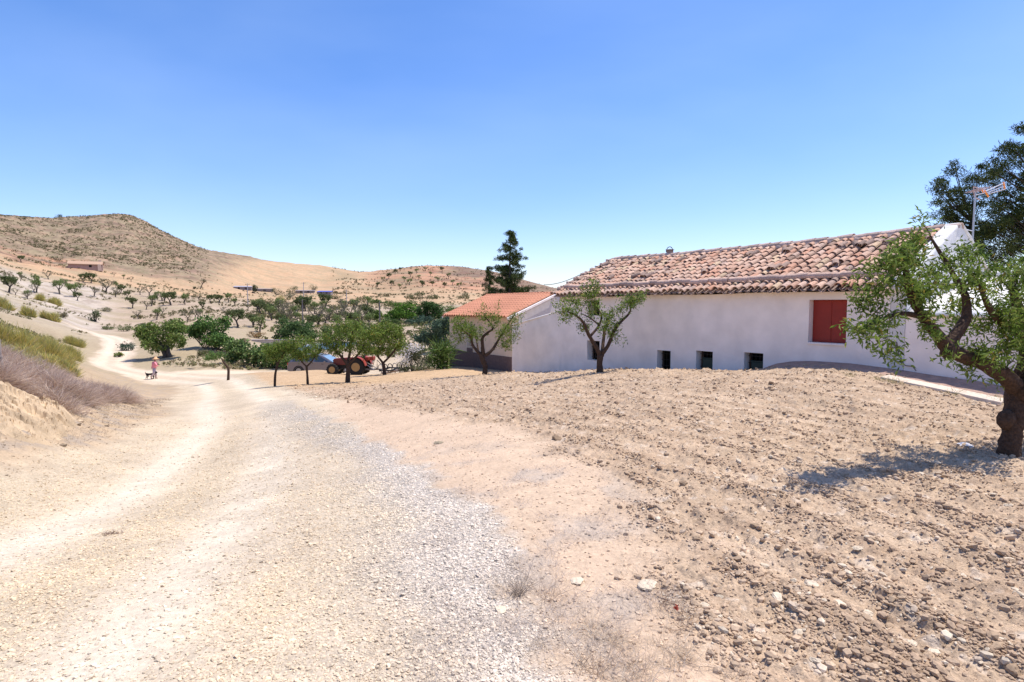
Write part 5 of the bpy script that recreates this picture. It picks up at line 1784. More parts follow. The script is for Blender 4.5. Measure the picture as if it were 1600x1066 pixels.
# ---- car (nose to the right, +x), seen from its right side
YC = 41.5
cb = W(502, 588, YC); cb[2] = gz(cb[0], cb[1])
s_ = YC / F
cb[2] = W(502, 577, YC)[2] - .38
car = thing('parked_car', 'silver grey hatchback parked behind the young almond trees beside the tractor', 'car', cb, -.06)
Lc = 4.25; Hc = 1.50; Wc = 1.76
bodyp = [(-2.12, .32), (-2.14, .62), (-2.06, .95), (-1.80, 1.0), (-.9, 1.02), (.75, .98), (1.35, .90), (1.85, .78), (2.08, .62), (2.12, .32), (1.75, .24), (-1.7, .24)]
roofp = [(-2.02, .95), (-1.85, 1.25), (-1.55, 1.44), (-.9, 1.51), (-.1, 1.50), (.35, 1.42), (1.15, .96)]
mb = MB()
n1_ = len(bodyp)
vs = []; fs = []
for (yy, k) in ((-.88, .0), (-.80, .0), (.80, 0), (.88, 0)):
    for (x, z) in bodyp:
        edge = abs(yy) > .85
        vs.append((x * (.985 if edge else 1), yy, z if not edge else .62 + (z - .62) * .88))
for k in range(3):
    for i in range(n1_):
        fs.append((k * n1_ + i, k * n1_ + (i + 1) % n1_, (k + 1) * n1_ + (i + 1) % n1_, (k + 1) * n1_ + i))
fs += [tuple(range(n1_)), tuple(range(3 * n1_, 4 * n1_))[::-1]]
mb.add(vs, fs)
bd = mb.build('body', M_carpaint, car, bevel=.03, smooth=False)
mb = MB(); n2_ = len(roofp); vs = []; fs = []
for yy in (-1, 1):
    for (x, z) in roofp:
        t = (z - .95) / .55; vs.append((x, yy * (.82 - .17 * max(0, t)), z))
for i in range(n2_ - 1): fs.append((i, i + 1, n2_ + i + 1, n2_ + i))
fs += [tuple(range(n2_))[::-1], tuple(range(n2_, 2 * n2_))]
mb.add(vs, fs); cab = mb.build('cabin', M_carpaint, car, bevel=.02)


def pane(P, name, off=.012):
    for s in (-1, 1):
        vs = []
        for (x, z) in P:
            t = (z - .95) / .55; vs.append((x, s * (.82 - .17 * max(0, t) + off), z))
        mb = MB(); mb.add(vs, [tuple(range(len(P)))[::-1] if s > 0 else tuple(range(len(P)))]); mb.build(name, M_glass, car)


pane([(-1.80, 1.02), (-1.66, 1.26), (-1.45, 1.38), (-1.22, 1.41), (-1.22, 1.03)], 'rear_quarter_window')
pane([(-1.12, 1.03), (-1.12, 1.42), (-.25, 1.43), (-.25, 1.01)], 'rear_door_window')
pane([(-.15, 1.01), (-.15, 1.43), (.22, 1.38), (.88, 1.0)], 'front_door_window')
mb = MB(); mb.add([(.42, -.64, 1.41), (.42, .64, 1.41), (1.17, .76, .985), (1.17, -.76, .985)], [(0, 3, 2, 1)]); mb.build('windscreen', mat('windscreen_glass', (.20, .30, .38), .05, spec=1.0), car)
mb = MB(); mb.add([(-1.86, -.62, 1.28), (-1.86, .62, 1.28), (-2.05, .74, .99), (-2.05, -.74, .99)], [(0, 1, 2, 3)]); mb.build('rear_window', M_glass, car)
for s in (-1, 1):
    mb = MB(); mb.box((-2.07, s * .74, .80), (.16, .24, .20)); mb.build('tail_light', M_lampred, car, bevel=.02)
    mb = MB(); mb.box((1.98, s * .66, .68), (.22, .30, .12)); mb.build('headlight', M_lampw, car, bevel=.03)
    mb = MB(); mb.box((.62, s * .93, 1.03), (.10, .14, .10)); mb.build('wing_mirror', M_carpaint, car, bevel=.03)
    mb = MB(); mb.box((-.45, s * .885, .86), (.14, .02, .025)); mb.box((.45, s * .885, .84), (.14, .02, .025)); mb.build('door_handle', M_plast, car)
    mb = MB(); mb.box((.0, s * .885, .34), (2.3, .02, .10)); mb.build('sill_trim', M_plast, car)
    for xx in (-1.30, 1.32):
        mb = MB()
        arc = [(xx + .40 * math.cos(t), .32 + .40 * math.sin(t)) for t in np.linspace(0, math.pi, 12)]
        arc2 = [(xx + .33 * math.cos(t), .32 + .33 * math.sin(t)) for t in np.linspace(math.pi, 0, 12)]
        mb.prism(arc + arc2, s * .885 - .012, s * .885 + .012); mb.build('wheel_arch', M_plast, car)
        wheel(car, xx, s * .80, .32, .32, .20, .21, 0, rimmat=M_steel)

# ---- person and dog on the road
M_skin = mat('skin', (.45, .26, .18), .6)
M_pink = mat('pink_shirt', (.78, .27, .30), .85, noise=.1, scale=10)
M_trou = mat('pale_trousers', (.50, .40, .40), .9, noise=.1, scale=10)
M_hat = mat('straw_hat', (.72, .42, .22), .9)
M_shoe = mat('shoes', (.30, .2, .17), .8)
M_fur = mat('black_fur', (.012, .010, .010), .8, bump=.5, bscale=60)


def skinned(name, verts, edges, radii, m, parent, sub=1, root=0):
    me = bpy.data.meshes.new(name); me.from_pydata(verts, edges, []); me.update()
    o = bpy.data.objects.new(name, me); put(o, parent)
    md = o.modifiers.new('skin', 'SKIN'); md.use_smooth_shade = True
    for i, r in enumerate(radii):
        sv = me.skin_vertices[0].data[i]
        sv.radius = (r, r) if not hasattr(r, '__len__') else r
        sv.use_root = (i == root)
    s = o.modifiers.new('sub', 'SUBSURF'); s.levels = sub; s.render_levels = sub
    me.materials.append(m)
    return o


pb = hit(241, 592.3, 35, 60)
per_ = thing('person', 'person in pink shirt, straw hat and pale trousers walking along the road', 'person', pb, R(35))
# facing +x; leaning forward, mid stride
vb = [(0, 0, .92), (.03, 0, 1.12), (.08, 0, 1.34), (.10, 0, 1.44), (.13, 0, 1.56), (.14, 0, 1.64),
      (.07, .19, 1.38), (.02, .25, 1.12), (.14, .22, .92), (.07, -.19, 1.38), (.16, -.26, 1.14), (.34, -.22, 1.05),
      (.0, .10, .86), (.14, .10, .48), (.10, .10, .10), (.24, .10, .05), (0, -.10, .86), (-.02, -.10, .48), (-.24, -.10, .14), (-.14, -.10, .05)]
eb = [(0, 1), (1, 2), (2, 3), (3, 4), (4, 5), (2, 6), (6, 7), (7, 8), (2, 9), (9, 10), (10, 11), (0, 12), (12, 13), (13, 14), (14, 15), (0, 16), (16, 17), (17, 18), (18, 19)]
rb_ = [(.15, .11), (.13, .10), (.16, .10), .055, .085, .075, .055, .042, .032, .055, .042, .032, .085, .055, .04, .035, .085, .055, .04, .035]
body = skinned('body', vb, eb, rb_, M_skin, per_, 2)
for (c, yaw) in (((.165, .235, .86), 1), ((.40, -.215, 1.02), -1)):
    for k in range(5):
        a = (k - 2) * .016
        thumb = k == 4
        L_ = (.075, .085, .08, .065, .05)[k]
        d_ = Vector((.5, 0, -.85)).normalized() if yaw > 0 else Vector((.9, 0, -.45)).normalized()
        st_ = Vector(c) + Vector((0, a, 0)) - d_ * (.0 if not thumb else .05)
        mid_ = st_ + d_ * L_ * .55 + (Vector((0, .02 * yaw * -1, 0)) if thumb else Vector((0, 0, 0)))
        en_ = mid_ + (d_ + Vector((.25, 0, -.2))).normalized() * L_ * .45
        MB().tube([st_, mid_, en_], [.009, .008, .006], 6).build('finger' if not thumb else 'thumb', M_skin, body, smooth=True)
mb = MB()
mb.tube([(.0, 0, .90), (.02, 0, 1.05), (.05, 0, 1.2), (.08, 0, 1.36), (.10, 0, 1.44)], [.19, .175, .19, .20, .08], 12)
mb.tube([(.07, .16, 1.40), (.02, .25, 1.12), (.10, .235, .98)], [.085, .07, .06], 10); mb.tube([(.07, -.16, 1.40), (.16, -.26, 1.14), (.27, -.235, 1.08)], [.085, .07, .06], 10)
mb.build('shirt', M_pink, per_, smooth=True)
mb = MB()
mb.tube([(0, 0, .98), (0, 0, .84)], [.185, .18], 12)
mb.tube([(.0, .09, .90), (.14, .10, .48), (.10, .10, .12)], [.115, .085, .07], 10); mb.tube([(0, -.09, .90), (-.02, -.10, .48), (-.23, -.10, .17)], [.115, .085, .07], 10)
mb.build('trousers', M_trou, per_, smooth=True)
mb = MB()
for (a, b_) in (((.08, .10, .045), (.26, .10, .04)), ((-.22, -.10, .09), (-.10, -.10, .04))): mb.tube([a, b_], [.05, .04], 8)
for nm_, (a, b_) in (('shoe', ((.08, .10, .045), (.26, .10, .04))), ('shoe', ((-.24, -.10, .10), (-.10, -.10, .04)))):
    MB().tube([a, b_], [.05, .042], 8).build(nm_, M_shoe, per_, smooth=True)
mb = MB(); prof = [(.001, .17), (.09, .16), (.115, .08), (.125, .02), (.26, -.01), (.265, -.02), (.12, .0), (.001, .0)]
vs = []; fs = []; n = 20
for r, h in prof:
    for k in range(n): vs.append((.14 + r * math.cos(2 * math.pi * k / n), r * math.sin(2 * math.pi * k / n), 1.655 + h))
for i in range(len(prof) - 1):
    for k in range(n): fs.append((i * n + k, i * n + (k + 1) % n, (i + 1) * n + (k + 1) % n, (i + 1) * n + k))
mb.add(vs, fs); mb.build('straw_hat', M_hat, per_, smooth=True)
for s in (-1, 1): MB().ring((0, 0, 0), None, [(.001, -.008), (.012, 0), (.001, .008)], 8).build('eye', M_plast, body, loc=(.215, s * .03, 1.60))
MB().box((.232, 0, 1.575), (.03, .022, .035), Matrix.Rotation(.4, 3, 'Y')).build('nose', M_skin, body, bevel=.008)
MB().box((.214, 0, 1.535), (.012, .045, .010)).build('mouth', mat('lips', (.30, .10, .08), .6), body)
for s in (-1, 1): MB().box((.13, s * .088, 1.59), (.03, .018, .05)).build('ear', M_skin, body, bevel=.008)
MB().tube([(.09, 0, 1.53), (.075, 0, 1.60), (.10, 0, 1.66)], [.075, .095, .09], 10).build('hair', mat('brown_hair', (.10, .06, .04), .8), per_, smooth=True)
pb2 = hit(234.5, 592.6, 35, 60)
dog = thing('dog', 'small black dog with upright tail standing on the road beside the person', 'dog', pb2, R(10))
dv = [(0, 0, .40), (.14, 0, .41), (.28, 0, .42), (.38, 0, .50), (.46, 0, .56), (.58, 0, .53),
      (-.14, 0, .41), (-.24, 0, .43), (-.34, 0, .52), (-.36, 0, .62),
      (.24, .07, .34), (.25, .08, .18), (.24, .08, .03), (.24, -.07, .34), (.29, -.08, .18), (.29, -.08, .03),
      (-.20, .07, .34), (-.14, .08, .25), (-.24, .08, .13), (-.22, .08, .03), (-.20, -.07, .34), (-.18, -.08, .25), (-.28, -.08, .13), (-.27, -.08, .03), (.44, .055, .66), (.44, -.055, .66)]
de = [(0, 1), (1, 2), (2, 3), (3, 4), (4, 5), (0, 6), (6, 7), (7, 8), (8, 9), (2, 10), (10, 11), (11, 12), (2, 13), (13, 14), (14, 15), (7, 16), (16, 17), (17, 18), (18, 19), (7, 20), (20, 21), (21, 22), (22, 23), (4, 24), (4, 25)]
dr_ = [.085, .095, .10, .07, .068, .032, .075, .075, .022, .014, .05, .03, .028, .05, .03, .028, .06, .04, .024, .026, .06, .04, .024, .026, .018, .018]
skinned('body', dv, de, dr_, M_fur, dog, 2)

# ---- far house on the left slope
fb = hit(148, 421, 150, 330)
sF = fb[1] / F
fh = thing('ruined_farmhouse', 'distant pink brown farmhouse with low tiled gable on the left hillside', 'house', fb, R(30))
M_fwall = mat('far_wall', (.40, .27, .22), .9, noise=.2, scale=1); M_froof = mat('far_roof', (.42, .28, .19), .9, noise=.15, scale=1.5); M_fw2 = mat('far_pale_wall', (.55, .42, .34), .9)
Lf, Wf, Hf = 44 * sF, 30 * sF, 11 * sF
mb = MB()
mb.box((-Lf * .25, 0, Hf * .2), (Lf * .95, Wf * .6, Hf)); mb.add([(Lf * .222, -Wf * .3, Hf * .7), (Lf * .222, Wf * .3, Hf * .7), (Lf * .222, 0, Hf * 1.05)], [(0, 1, 2)]); mb.build('wall', M_fwall, fh)
mb = MB()
mb.add([(-Lf * .75, -Wf * .34, Hf * .66), (Lf * .25, -Wf * .34, Hf * .66), (Lf * .25, 0, Hf * 1.1), (-Lf * .75, 0, Hf * 1.1), (-Lf * .75, Wf * .34, Hf * .66), (Lf * .25, Wf * .34, Hf * .66),
        (-Lf * .75, -Wf * .34, Hf * .56), (Lf * .25, -Wf * .34, Hf * .56), (Lf * .25, 0, Hf * 1.0)], [(0, 1, 2, 3), (3, 2, 5, 4), (0, 6, 7, 1), (1, 7, 8, 2)]); mb.build('roof', M_froof, fh)
MB().box((Lf * .15, Wf * .12, Hf * 1.15), (.9, .9, 1.0)).build('chimney', M_fw2, fh)
MB().box((Lf * .226, -Wf * .12, Hf * .3), (.06, 1.0, 2.1)).build('door', M_dark, fh)
MB().box((-Lf * .1, -Wf * .302, Hf * .4), (.9, .05, .9)).build('window', M_dark, fh)
MB().box((Lf * .16, -Wf * .33, Hf * .2), (Lf * .10, .4, Hf * .9)).build('buttress', M_fw2, fh)

# ---- low sheds in the valley
def shed(px, py, Y, wpx, hpx, label, roofm, wallm, dpx=10, rz=0, name='shed'):
    b = basept(px, py, Y); s = Y / F
    t = thing(name, label, 'shed', b, rz)
    w, h, d = wpx * s, hpx * s, dpx * s
    MB().box((0, 0, h * .3), (w, d, h * 1.0)).build('wall', wallm, t)
    mb = MB(); mb.add([(-w * .53, -d * .56, h * .78), (w * .53, -d * .56, h * .74), (w * .53, d * .56, h * 1.02), (-w * .53, d * .56, h * 1.05), (-w * .53, -d * .56, h * .70), (w * .53, -d * .56, h * .66)], [(0, 1, 2, 3), (0, 4, 5, 1)]); mb.build('roof', roofm, t)
    MB().box((-w * .2, -d * .51, h * .28), (w * .1, .06, h * .7)).build('door', M_dark, t)
    MB().box((w * .2, -d * .51, h * .42), (w * .12, .06, h * .3)).build('window', M_dark, t)


M_gwall = mat('grey_stone', (.26, .22, .21), .9, noise=.25, scale=1.2); M_blue = mat('blue_sheet', (.10, .12, .42), .5); M_lav = mat('pale_sheet', (.36, .34, .38), .6)
shed(380, 460, 262, 26, 6, 'low grey stone shed beside the dark round tree below the tan hill', M_lav, M_gwall, 8, .15)
shed(408, 459, 268, 34, 4.5, 'long low grey animal shed right of the stone shed', M_gwall, M_gwall, 8, .05)
shed(508, 468, 250, 22, 6, 'small pale shed with bright blue sheet roof in the valley', M_blue, M_gwall, 9, -.1)
shed(477, 461, 262, 28, 5, 'pale stone ruin left of the blue roofed shed', M_gwall, M_gwall, 8, .1, 'stone_ruin')

wb = basept(442, 541, 79)
t = thing('retaining_wall', 'low pale grey concrete wall glimpsed above the fig hedge', 'wall', wb, .05)
MB().box((0, 0, .2), (8.4, .3, 1.0)).build('wall_block', M_conc, t, bevel=.02)
MB().box((0, 0, .74), (8.5, .4, .08)).build('coping', M_lav, t)
# ---- utility poles
M_pole = mat('grey_pole', (.20, .17, .16), .9, noise=.2, scale=5)
M_polec = mat('concrete_pole', (.42, .39, .39), .9)
for (px, py, top_, Y, m_, lab) in ((387, 468, 443, 170, M_polec, 'pale concrete pole in front of the dark round tree'), (473, 503, 468, 106, M_pole, 'dark wooden pole standing above the green trees behind the pond'),
                               (474.5, 461, 441, 200, M_polec, 'far pale pole in the gap between valley trees'), (541.5, 472, 452, 190, M_polec, 'thin pale pole right of the blue roofed shed'), (593.5, 507, 471, 110, M_pole, 'grey brown pole beside the small light green tree')):
    b = W(px, py, Y); b[2] = gz(b[0], b[1]); h = W(px, top_, Y)[2] - b[2]
    t = thing('utility_pole', lab, 'pole', b)
    MB().tube([(0, 0, -.4), (0, 0, h)], [.15, .10], 8).build('post', m_, t)
    mb = MB(); mb.box((0, 0, h - .35), (1.3, .09, .09))
    for xx in (-.55, 0, .55): mb.tube([(xx, 0, h - .32), (xx, 0, h - .12)], .05, 6)
    mb.build('crossarm', M_iron, t)

# ---- pond with its blue water, behind the car
zp = W(520, 546, 64)[2]
pond_poly = []
for a in np.linspace(0, 2 * math.pi, 40, endpoint=False):
    pond_poly.append((-22.6 + 3.4 * math.copysign(abs(math.cos(a)) ** .6, math.cos(a)), 68 + 7.5 * math.copysign(abs(math.sin(a)) ** .6, math.sin(a))))
mb = MB()
mw = bpy.data.materials.new('pond_water'); mw.use_nodes = True
p_ = mw.node_tree.nodes['Principled BSDF']; p_.inputs['Base Color'].default_value = (.14, .27, .44, 1); p_.inputs['Roughness'].default_value = .12
t_ = mw.node_tree.nodes.new('ShaderNodeTexNoise'); t_.inputs['Scale'].default_value = 6; bb_ = mw.node_tree.nodes.new('ShaderNodeBump'); bb_.inputs['Strength'].default_value = .15
mw.node_tree.links.new(t_.outputs[0], bb_.inputs['Height']); mw.node_tree.links.new(bb_.outputs[0], p_.inputs['Normal'])
mb.add([(x, y, zp) for x, y in pond_poly], [tuple(range(40))])
o = mb.build('water', mw, None); o['kind'] = 'structure'
pd = thing('irrigation_pond', 'pale lined rim of the irrigation pond behind the parked car', 'pond', (-22.6, 68, zp))
mb = MB(); vs = []; fs = []
for (x, y) in pond_poly:
    dx, dy = x + 22.6, y - 68
    for k, dz in ((1.0, -.05), (1.0, .16), (1.06, .18), (1.16, -1.2)): vs.append((dx * k, dy * k, dz))
for i in range(40):
    for k in range(3): fs.append((i * 4 + k, ((i + 1) % 40) * 4 + k, ((i + 1) % 40) * 4 + k + 1, i * 4 + k + 1))
mb.add(vs, fs); mb.build('rim', mat('pond_bank', (.42, .33, .25), .95, noise=.25, scale=2, bump=.5, bscale=4), pd)
for (px, h) in ((521, 16), (512, 12), (533, 14)):
    b = W(px, 561, 53); b[2] = gz(b[0], b[1]); 
    o = MB().tube([(0, 0, -.2), (.03, 0, h * 53 / F + .3)], .035, 6).build('fence_post', M_pole, None, loc=[float(v) for v in b]); tag(o, 'thin dark stake standing in front of the blue pond behind the car', 'post', 'stakes before the pond')
b = W(3, 567, 11.5); b[2] = gz(b[0], b[1]) - .1
o = MB().tube([(.06, 0, 0), (.02, 0, .25), (-.03, 0, .62), (-.05, .02, .95)], [.035, .03, .028, .018], 7, jit=.1).build('fence_post', M_pole, None, smooth=True, loc=[float(v) for v in b]); tag(o, 'short crooked dark stake in the dry brush at the left edge', 'post')
# ------------------------------------------------------------------ distant orchards: a few trees, copied
def far_tree(name, label, n_t, lp, ls, colf, lean, seedt, w=1.0, dens=1.0, h=1.0):
    """about 3 m tall model at the origin"""
    r_ = random.Random(seedt)
    st = RNG.bit_generator.state
    L = lean
    limbs = [([(0, 0, -.1), (L * .3, 0, .5), (L * .7, .05, .95)], [.15, .12, .12])]
    bl_ = []
    for k in range(4):
        a = k * 1.57 + r_.uniform(-.5, .5)
        e = (L + math.cos(a) * .75 * w, math.sin(a) * .75 * w, 1.7 + r_.uniform(0, .5))
        limbs.append(([(L * .7, .05, .92), (L * .8 + math.cos(a) * .35 * w, math.sin(a) * .35 * w, 1.35), e], [.08, .06, .03]))
        bl_.append((np.array(e) + [0, 0, .12], np.array([.66 * w, .66 * w, .62 * h])))
    bl_.append((np.array([L, 0, 2.2]), np.array([.6 * w, .6 * w, .55 * h])))
    limbs = [([np.array(p, float) for p in P], rr) for P, rr in limbs]
    wood, LC = grow_tree(limbs, bl_, n_t, lp, .10, rtip=.012, seg=.4, sides=5)
    t = thing(name, label, 'tree', (0, 0, 0))
    wood.build('trunk', M_bark2, t, smooth=True)
    leaves('crown', LC, ls, .45, colf, M_leaf2, t)
    return t


protos = [far_tree('orchard_tree', 'x', 46, 15, .24, G_alm_far, .15, 1),
          far_tree('orchard_tree', 'x', 34, 9, .20, palette([(.20, .19, .12), (.24, .22, .15), (.16, .15, .09)], .2), -.35, 2, 1.1),
          far_tree('orchard_tree', 'x', 52, 22, .26, palette([(.13, .16, .06), (.16, .19, .075), (.10, .13, .05)], .2), .3, 3, 1.1),
          far_tree('orchard_tree', 'x', 36, 11, .22, palette([(.18, .17, .10), (.15, .15, .08), (.25, .22, .15)], .2), .6, 4, 1.0)]
protoH = 2.75
used = [False] * 4
OT = [  # base px, base py, height px, variant, zone
 (14,458,28,2,'a'),(24,462,12,1,'a'),(32,440,12,3,'a'),(33,410,11,2,'a1'),(76,438,15,1,'a2'),(43,467,14,0,'a'),(57,458,22,0,'a'),(93,461,25,0,'a'),(116,466,24,0,'a'),(112,416,10,3,'a3'),
 (142,443,17,2,'b'),(147,464,17,3,'b'),(165,459,24,1,'b'),(159,455,12,3,'b'),(180,465,16,1,'b'),(205,441,9,1,'b'),(207,482,18,2,'b'),(233,464,18,1,'b'),(219,461,14,1,'b'),(237,478,17,0,'b'),(267,477,22,2,'b'),
 (289,476,17,0,'b'),(311,470,11,1,'b'),(329,474,14,2,'b'),(344,474,12,1,'b'),(387,486,14,1,'c'),(245,500,18,0,'c'),(293,503,18,1,'c'),(372,512,30,2,'c1'),(354,501,22,1,'c'),(395,511,20,2,'c'),
 (314,449,14,3,'b1'),(405,486,8,1,'c'),(420,495,22,2,'c'),(406,519,26,0,'c'),(397,512,18,0,'c'),(436,503,20,3,'c'),(461,497,20,0,'c'),(499,510,34,1,'c'),(433,489,12,1,'c'),(452,492,14,1,'c'),(515,503,22,0,'c'),(482,490,14,1,'c'),
 (531,503,28,1,'c'),(575,480,18,0,'c'),(552,483,12,3,'c'),(548,493,14,1,'c'),(516,487,12,1,'c'),(538,487,10,1,'c'),(560,503,18,0,'c'),
 (178,432,7,1,'b'),(193,436,7,0,'b'),(254,470,10,1,'b'),(366,478,9,1,'c'),
]
for _ in range(46):
    a_ = RNG.uniform(395, 590); OT.append((a_, RNG.uniform(482, 516), RNG.uniform(15, 24), int(RNG.integers(0, 3)), 'c'))
for _ in range(16):
    a_ = RNG.uniform(190, 400); OT.append((a_, RNG.uniform(466, 500), RNG.uniform(11, 17), int(RNG.integers(0, 3)), 'b'))
for _ in range(10):
    OT.append((RNG.uniform(0, 190), RNG.uniform(432, 470), RNG.uniform(10, 18), int(RNG.integers(0, 3)), 'a'))
ZL = {'a': ('gnarled almond tree scattered on the white stony slope at far left', 'almond trees on the stony slope'),
      'a1': ('small dark fan shaped tree alone high on the white stony slope', None), 'a2': ('small brown leaved tree with dark trunk on the white stony slope', None),
      'a3': ('small bare leaning tree beside the distant farmhouse', None),
      'b': ('almond tree in the sparse orchard rows on the pale left terraces', 'almond trees on the left terraces'),
      'b1': ('wide leaning brown tree at the edge of the tan ploughed hill', None),
      'c': ('almond tree in the middle orchard beyond the fig trees and pond', 'almond trees in the middle orchard'),
      'c1': ('largest olive green tree in the orchard right of the fig tree', None)}
def first(root_list, used, v, label, group, loc, rz, s):
    if not used[v]:
        o = root_list[v]; used[v] = True
    else:
        o = copy_tree(root_list[v])
    o.location = [float(k) for k in loc]; o.rotation_euler = (0, 0, rz); o.scale = (s, s, s)
    o['label'] = label
    if group: o['group'] = group
    elif 'group' in o.keys(): del o['group']
    return o


for (px, py, h, v, zn) in OT:
    q = hit(px, py, 62, 420)
    if q is None: continue
    s = h * q[1] / F / protoH
    s = min(max(s, .5), 1.9)
    first(protos, used, v, ZL[zn][0], ZL[zn][1], q, random.uniform(-.7, .7) + (0 if v == 3 else random.choice((0, 3))), s)
# dotted trees on the pink terraces of the right hill
for (px, py) in [(608,436),(617,429),(641,433),(650,428),(664,424),(626,424),(632,441),(655,437),(672,432),(683,440),(690,425),(700,436),(640,446),(660,449),(612,447),(598,441),(676,447),(694,449),(590,449),(624,452),(708,446),(718,452)]:
    q = hit(px + random.uniform(-1, 1), py, 300, 700)
    if q is None: continue
    first(protos, used, random.choice((0, 2)), 'tiny dark tree dotted over the pink terraced hill in the distance', 'dotted trees on the pink hill', q, random.uniform(0, 6), random.uniform(1.2, 1.7))
# single round dark trees and shrubs further off


def far_bush(px, py, wpx, hpx, label, colf, Y0=60, n=700, group=None, name='shrub', cat='shrub', y1=700):
    q = hit(px, py, Y0, y1)
    if q is None: return
    s = q[1] / F
    c = np.array(q) + [0, 0, hpx * s * .45]
    k = 3
    bl_ = [(c + np.array([RNG.uniform(-.3, .3) * wpx * s, 0, RNG.uniform(-.1, .1) * hpx * s]), np.array([wpx * s * .34, wpx * s * .3, hpx * s * .48])) for _ in range(k)]
    bush(name, label, cat, q, bl_, n, max(.12, .07 * hpx * s + .10), colf, group=group, stems=True)


D_dark = palette([(.05, .08, .03), (.07, .10, .035), (.035, .06, .025)], .2)
for a in ((396, 458, 15, 15, 'dark round carob tree beside the pale concrete pole', D_dark), (434, 461, 20, 12, 'dark green spreading tree below the tan ploughed hill', D_dark), (458, 460, 20, 14, 'grey green tree right of the dark spreading tree', G_olive),
          (92, 340, 12, 6, 'lone dark shrub on the skyline of the brown hill', D_dark), (88, 408, 24, 9, 'wide dark green shrub above the distant farmhouse', D_dark), (40, 343, 8, 3, 'low dark shrub left on the brown hilltop', D_dark),
          (118, 400, 16, 8, 'olive shrub on the orange earth above the farmhouse', G_olive), (148, 503, 26, 22, 'dense green almond tree at the roadside bend', palette([(.09, .13, .05), (.12, .16, .06), (.15, .14, .10)], .2)),
          (303, 452, 7, 5, 'small round dark bush under the leaning brown tree', D_dark), (490, 454, 16, 10, 'dark shrub left of the thin pole in the valley', G_olive), (524, 468, 20, 9, 'dark shrub right of the blue roofed shed', D_dark), (566, 471, 26, 8, 'dark brown hedge bush before the far terraces', D_dark),
          (168, 487, 24, 8, 'low dark bush below the leaning orchard tree', G_olive), (437, 470, 16, 9, 'yellow green shrub in the valley left of the pole', G_broom), (452, 466, 20, 9, 'blue green low shrub beside the yellow green shrub', G_blue),
          (125, 447, 10, 5, 'small shrub right of the white slope trees', G_olive)):
    far_bush(*a[:5], a[5], cat='tree' if 'tree' in a[4] else 'shrub', name='carob_tree' if 'tree' in a[4] else 'shrub')
for a in ((196, 518, 30, 10, 'low green shrub line on the far side of the road bend', palette([(.15, .20, .07), (.19, .22, .09)], .2)), (172, 516, 26, 8, 'pale green weeds along the far road bend', palette([(.20, .21, .10), (.15, .18, .07)], .2)), (222, 512, 22, 8, 'dark green weeds left of the carob tree', palette([(.10, .14, .05)], .2)),
          (200, 548, 30, 16, 'grey green roadside shrub between the road and the carob tree', G_blue), (186, 558, 16, 9, 'yellow green tuft at the road edge', palette([(.22, .27, .07), (.17, .22, .06)], .2)),
          (318, 556, 22, 10, 'olive shrub on the sandy bank left of the hedge', G_olive), (375, 540, 26, 12, 'purple grey bare shrub above the hedge', G_scrub), (400, 528, 26, 12, 'orange brown dry bush before the pond', palette([(.42, .27, .13), (.33, .24, .12)], .2)), (98, 497, 20, 10, 'dry brown bush on the white bank', G_scrub)):
    far_bush(*a[:5], a[5], n=900, y1=200)

# scrub, too much to count: knots of leaf over the hills
def scrub_cloud(name, n, reg, size, colf, label):
    px = RNG.uniform(reg[0], reg[1], n * 3); Y = np.exp(RNG.uniform(math.log(reg[2]), math.log(reg[3]), n * 3))
    x = (px - 800) / F * Y; y = Y
    k = (fbm(x / 13, y / 13, 401, 4) + .55 * fbm(x / 55, y / 55, 403, 3) > reg[4])
    if name == 'hill_scrub': k &= (px + 30 * fbm(x / 30, y / 30, 405, 3) < 300 + (Y - 300) * .35) | (RNG.random(len(px)) < .12)
    x, y = x[k][:n], y[k][:n]
    rd_ = polydist(x, y, ROAD)[0]; k = rd_ > 3.4; x, y = x[k], y[k]
    z = base_z(x, y) + np.abs(fbm(x / 7, y / 7, 261, 5)) * 0.8
    m = 16
    s = RNG.uniform(.3, 1.0, len(x)) ** 1.4 * size * 1.15
    C = np.repeat(np.stack([x, y, z], 1), m, 0); S = np.repeat(s, m)
    d = unit(RNG.normal(size=C.shape)) * (RNG.random((len(C), 1)) ** .5)
    C = C + d * S[:, None] * [1, 1, .6] + [0, 0, .25 * size]
    o = leaves(name, C, size * .55, .8, colf, M_leaf2)
    tag(o, label, 'scrub', kind='stuff')


scrub_cloud('hill_scrub', 7000, (-60, 330, 255, 430, -.35), .62, G_scrub, 'low brown green scrub covering the left hill')
scrub_cloud('slope_scrub', 2200, (-60, 620, 120, 300, .05), .55, G_scrub, 'small dry bushes scattered over slopes and terrace edges')
scrub_cloud('bank_scrub', 1500, (-80, 420, 48, 135, .02), .30, palette([(.30, .25, .13), (.22, .22, .10), (.36, .28, .18), (.16, .17, .07)], .2), 'dry tufts and weeds over the banks beside the far road')
scrub_cloud('terrace_scrub', 1500, (520, 900, 260, 640, .18), .9, palette([(.17, .14, .08), (.12, .12, .05), (.22, .17, .10)], .2), 'dark scrub on the right hill terraces')
scrub_cloud('valley_scrub', 2200, (400, 780, 62, 230, -.12), .55, palette([(.17, .19, .07), (.13, .16, .05), (.24, .2, .1)], .2), 'weeds and low bushes on the valley floor')

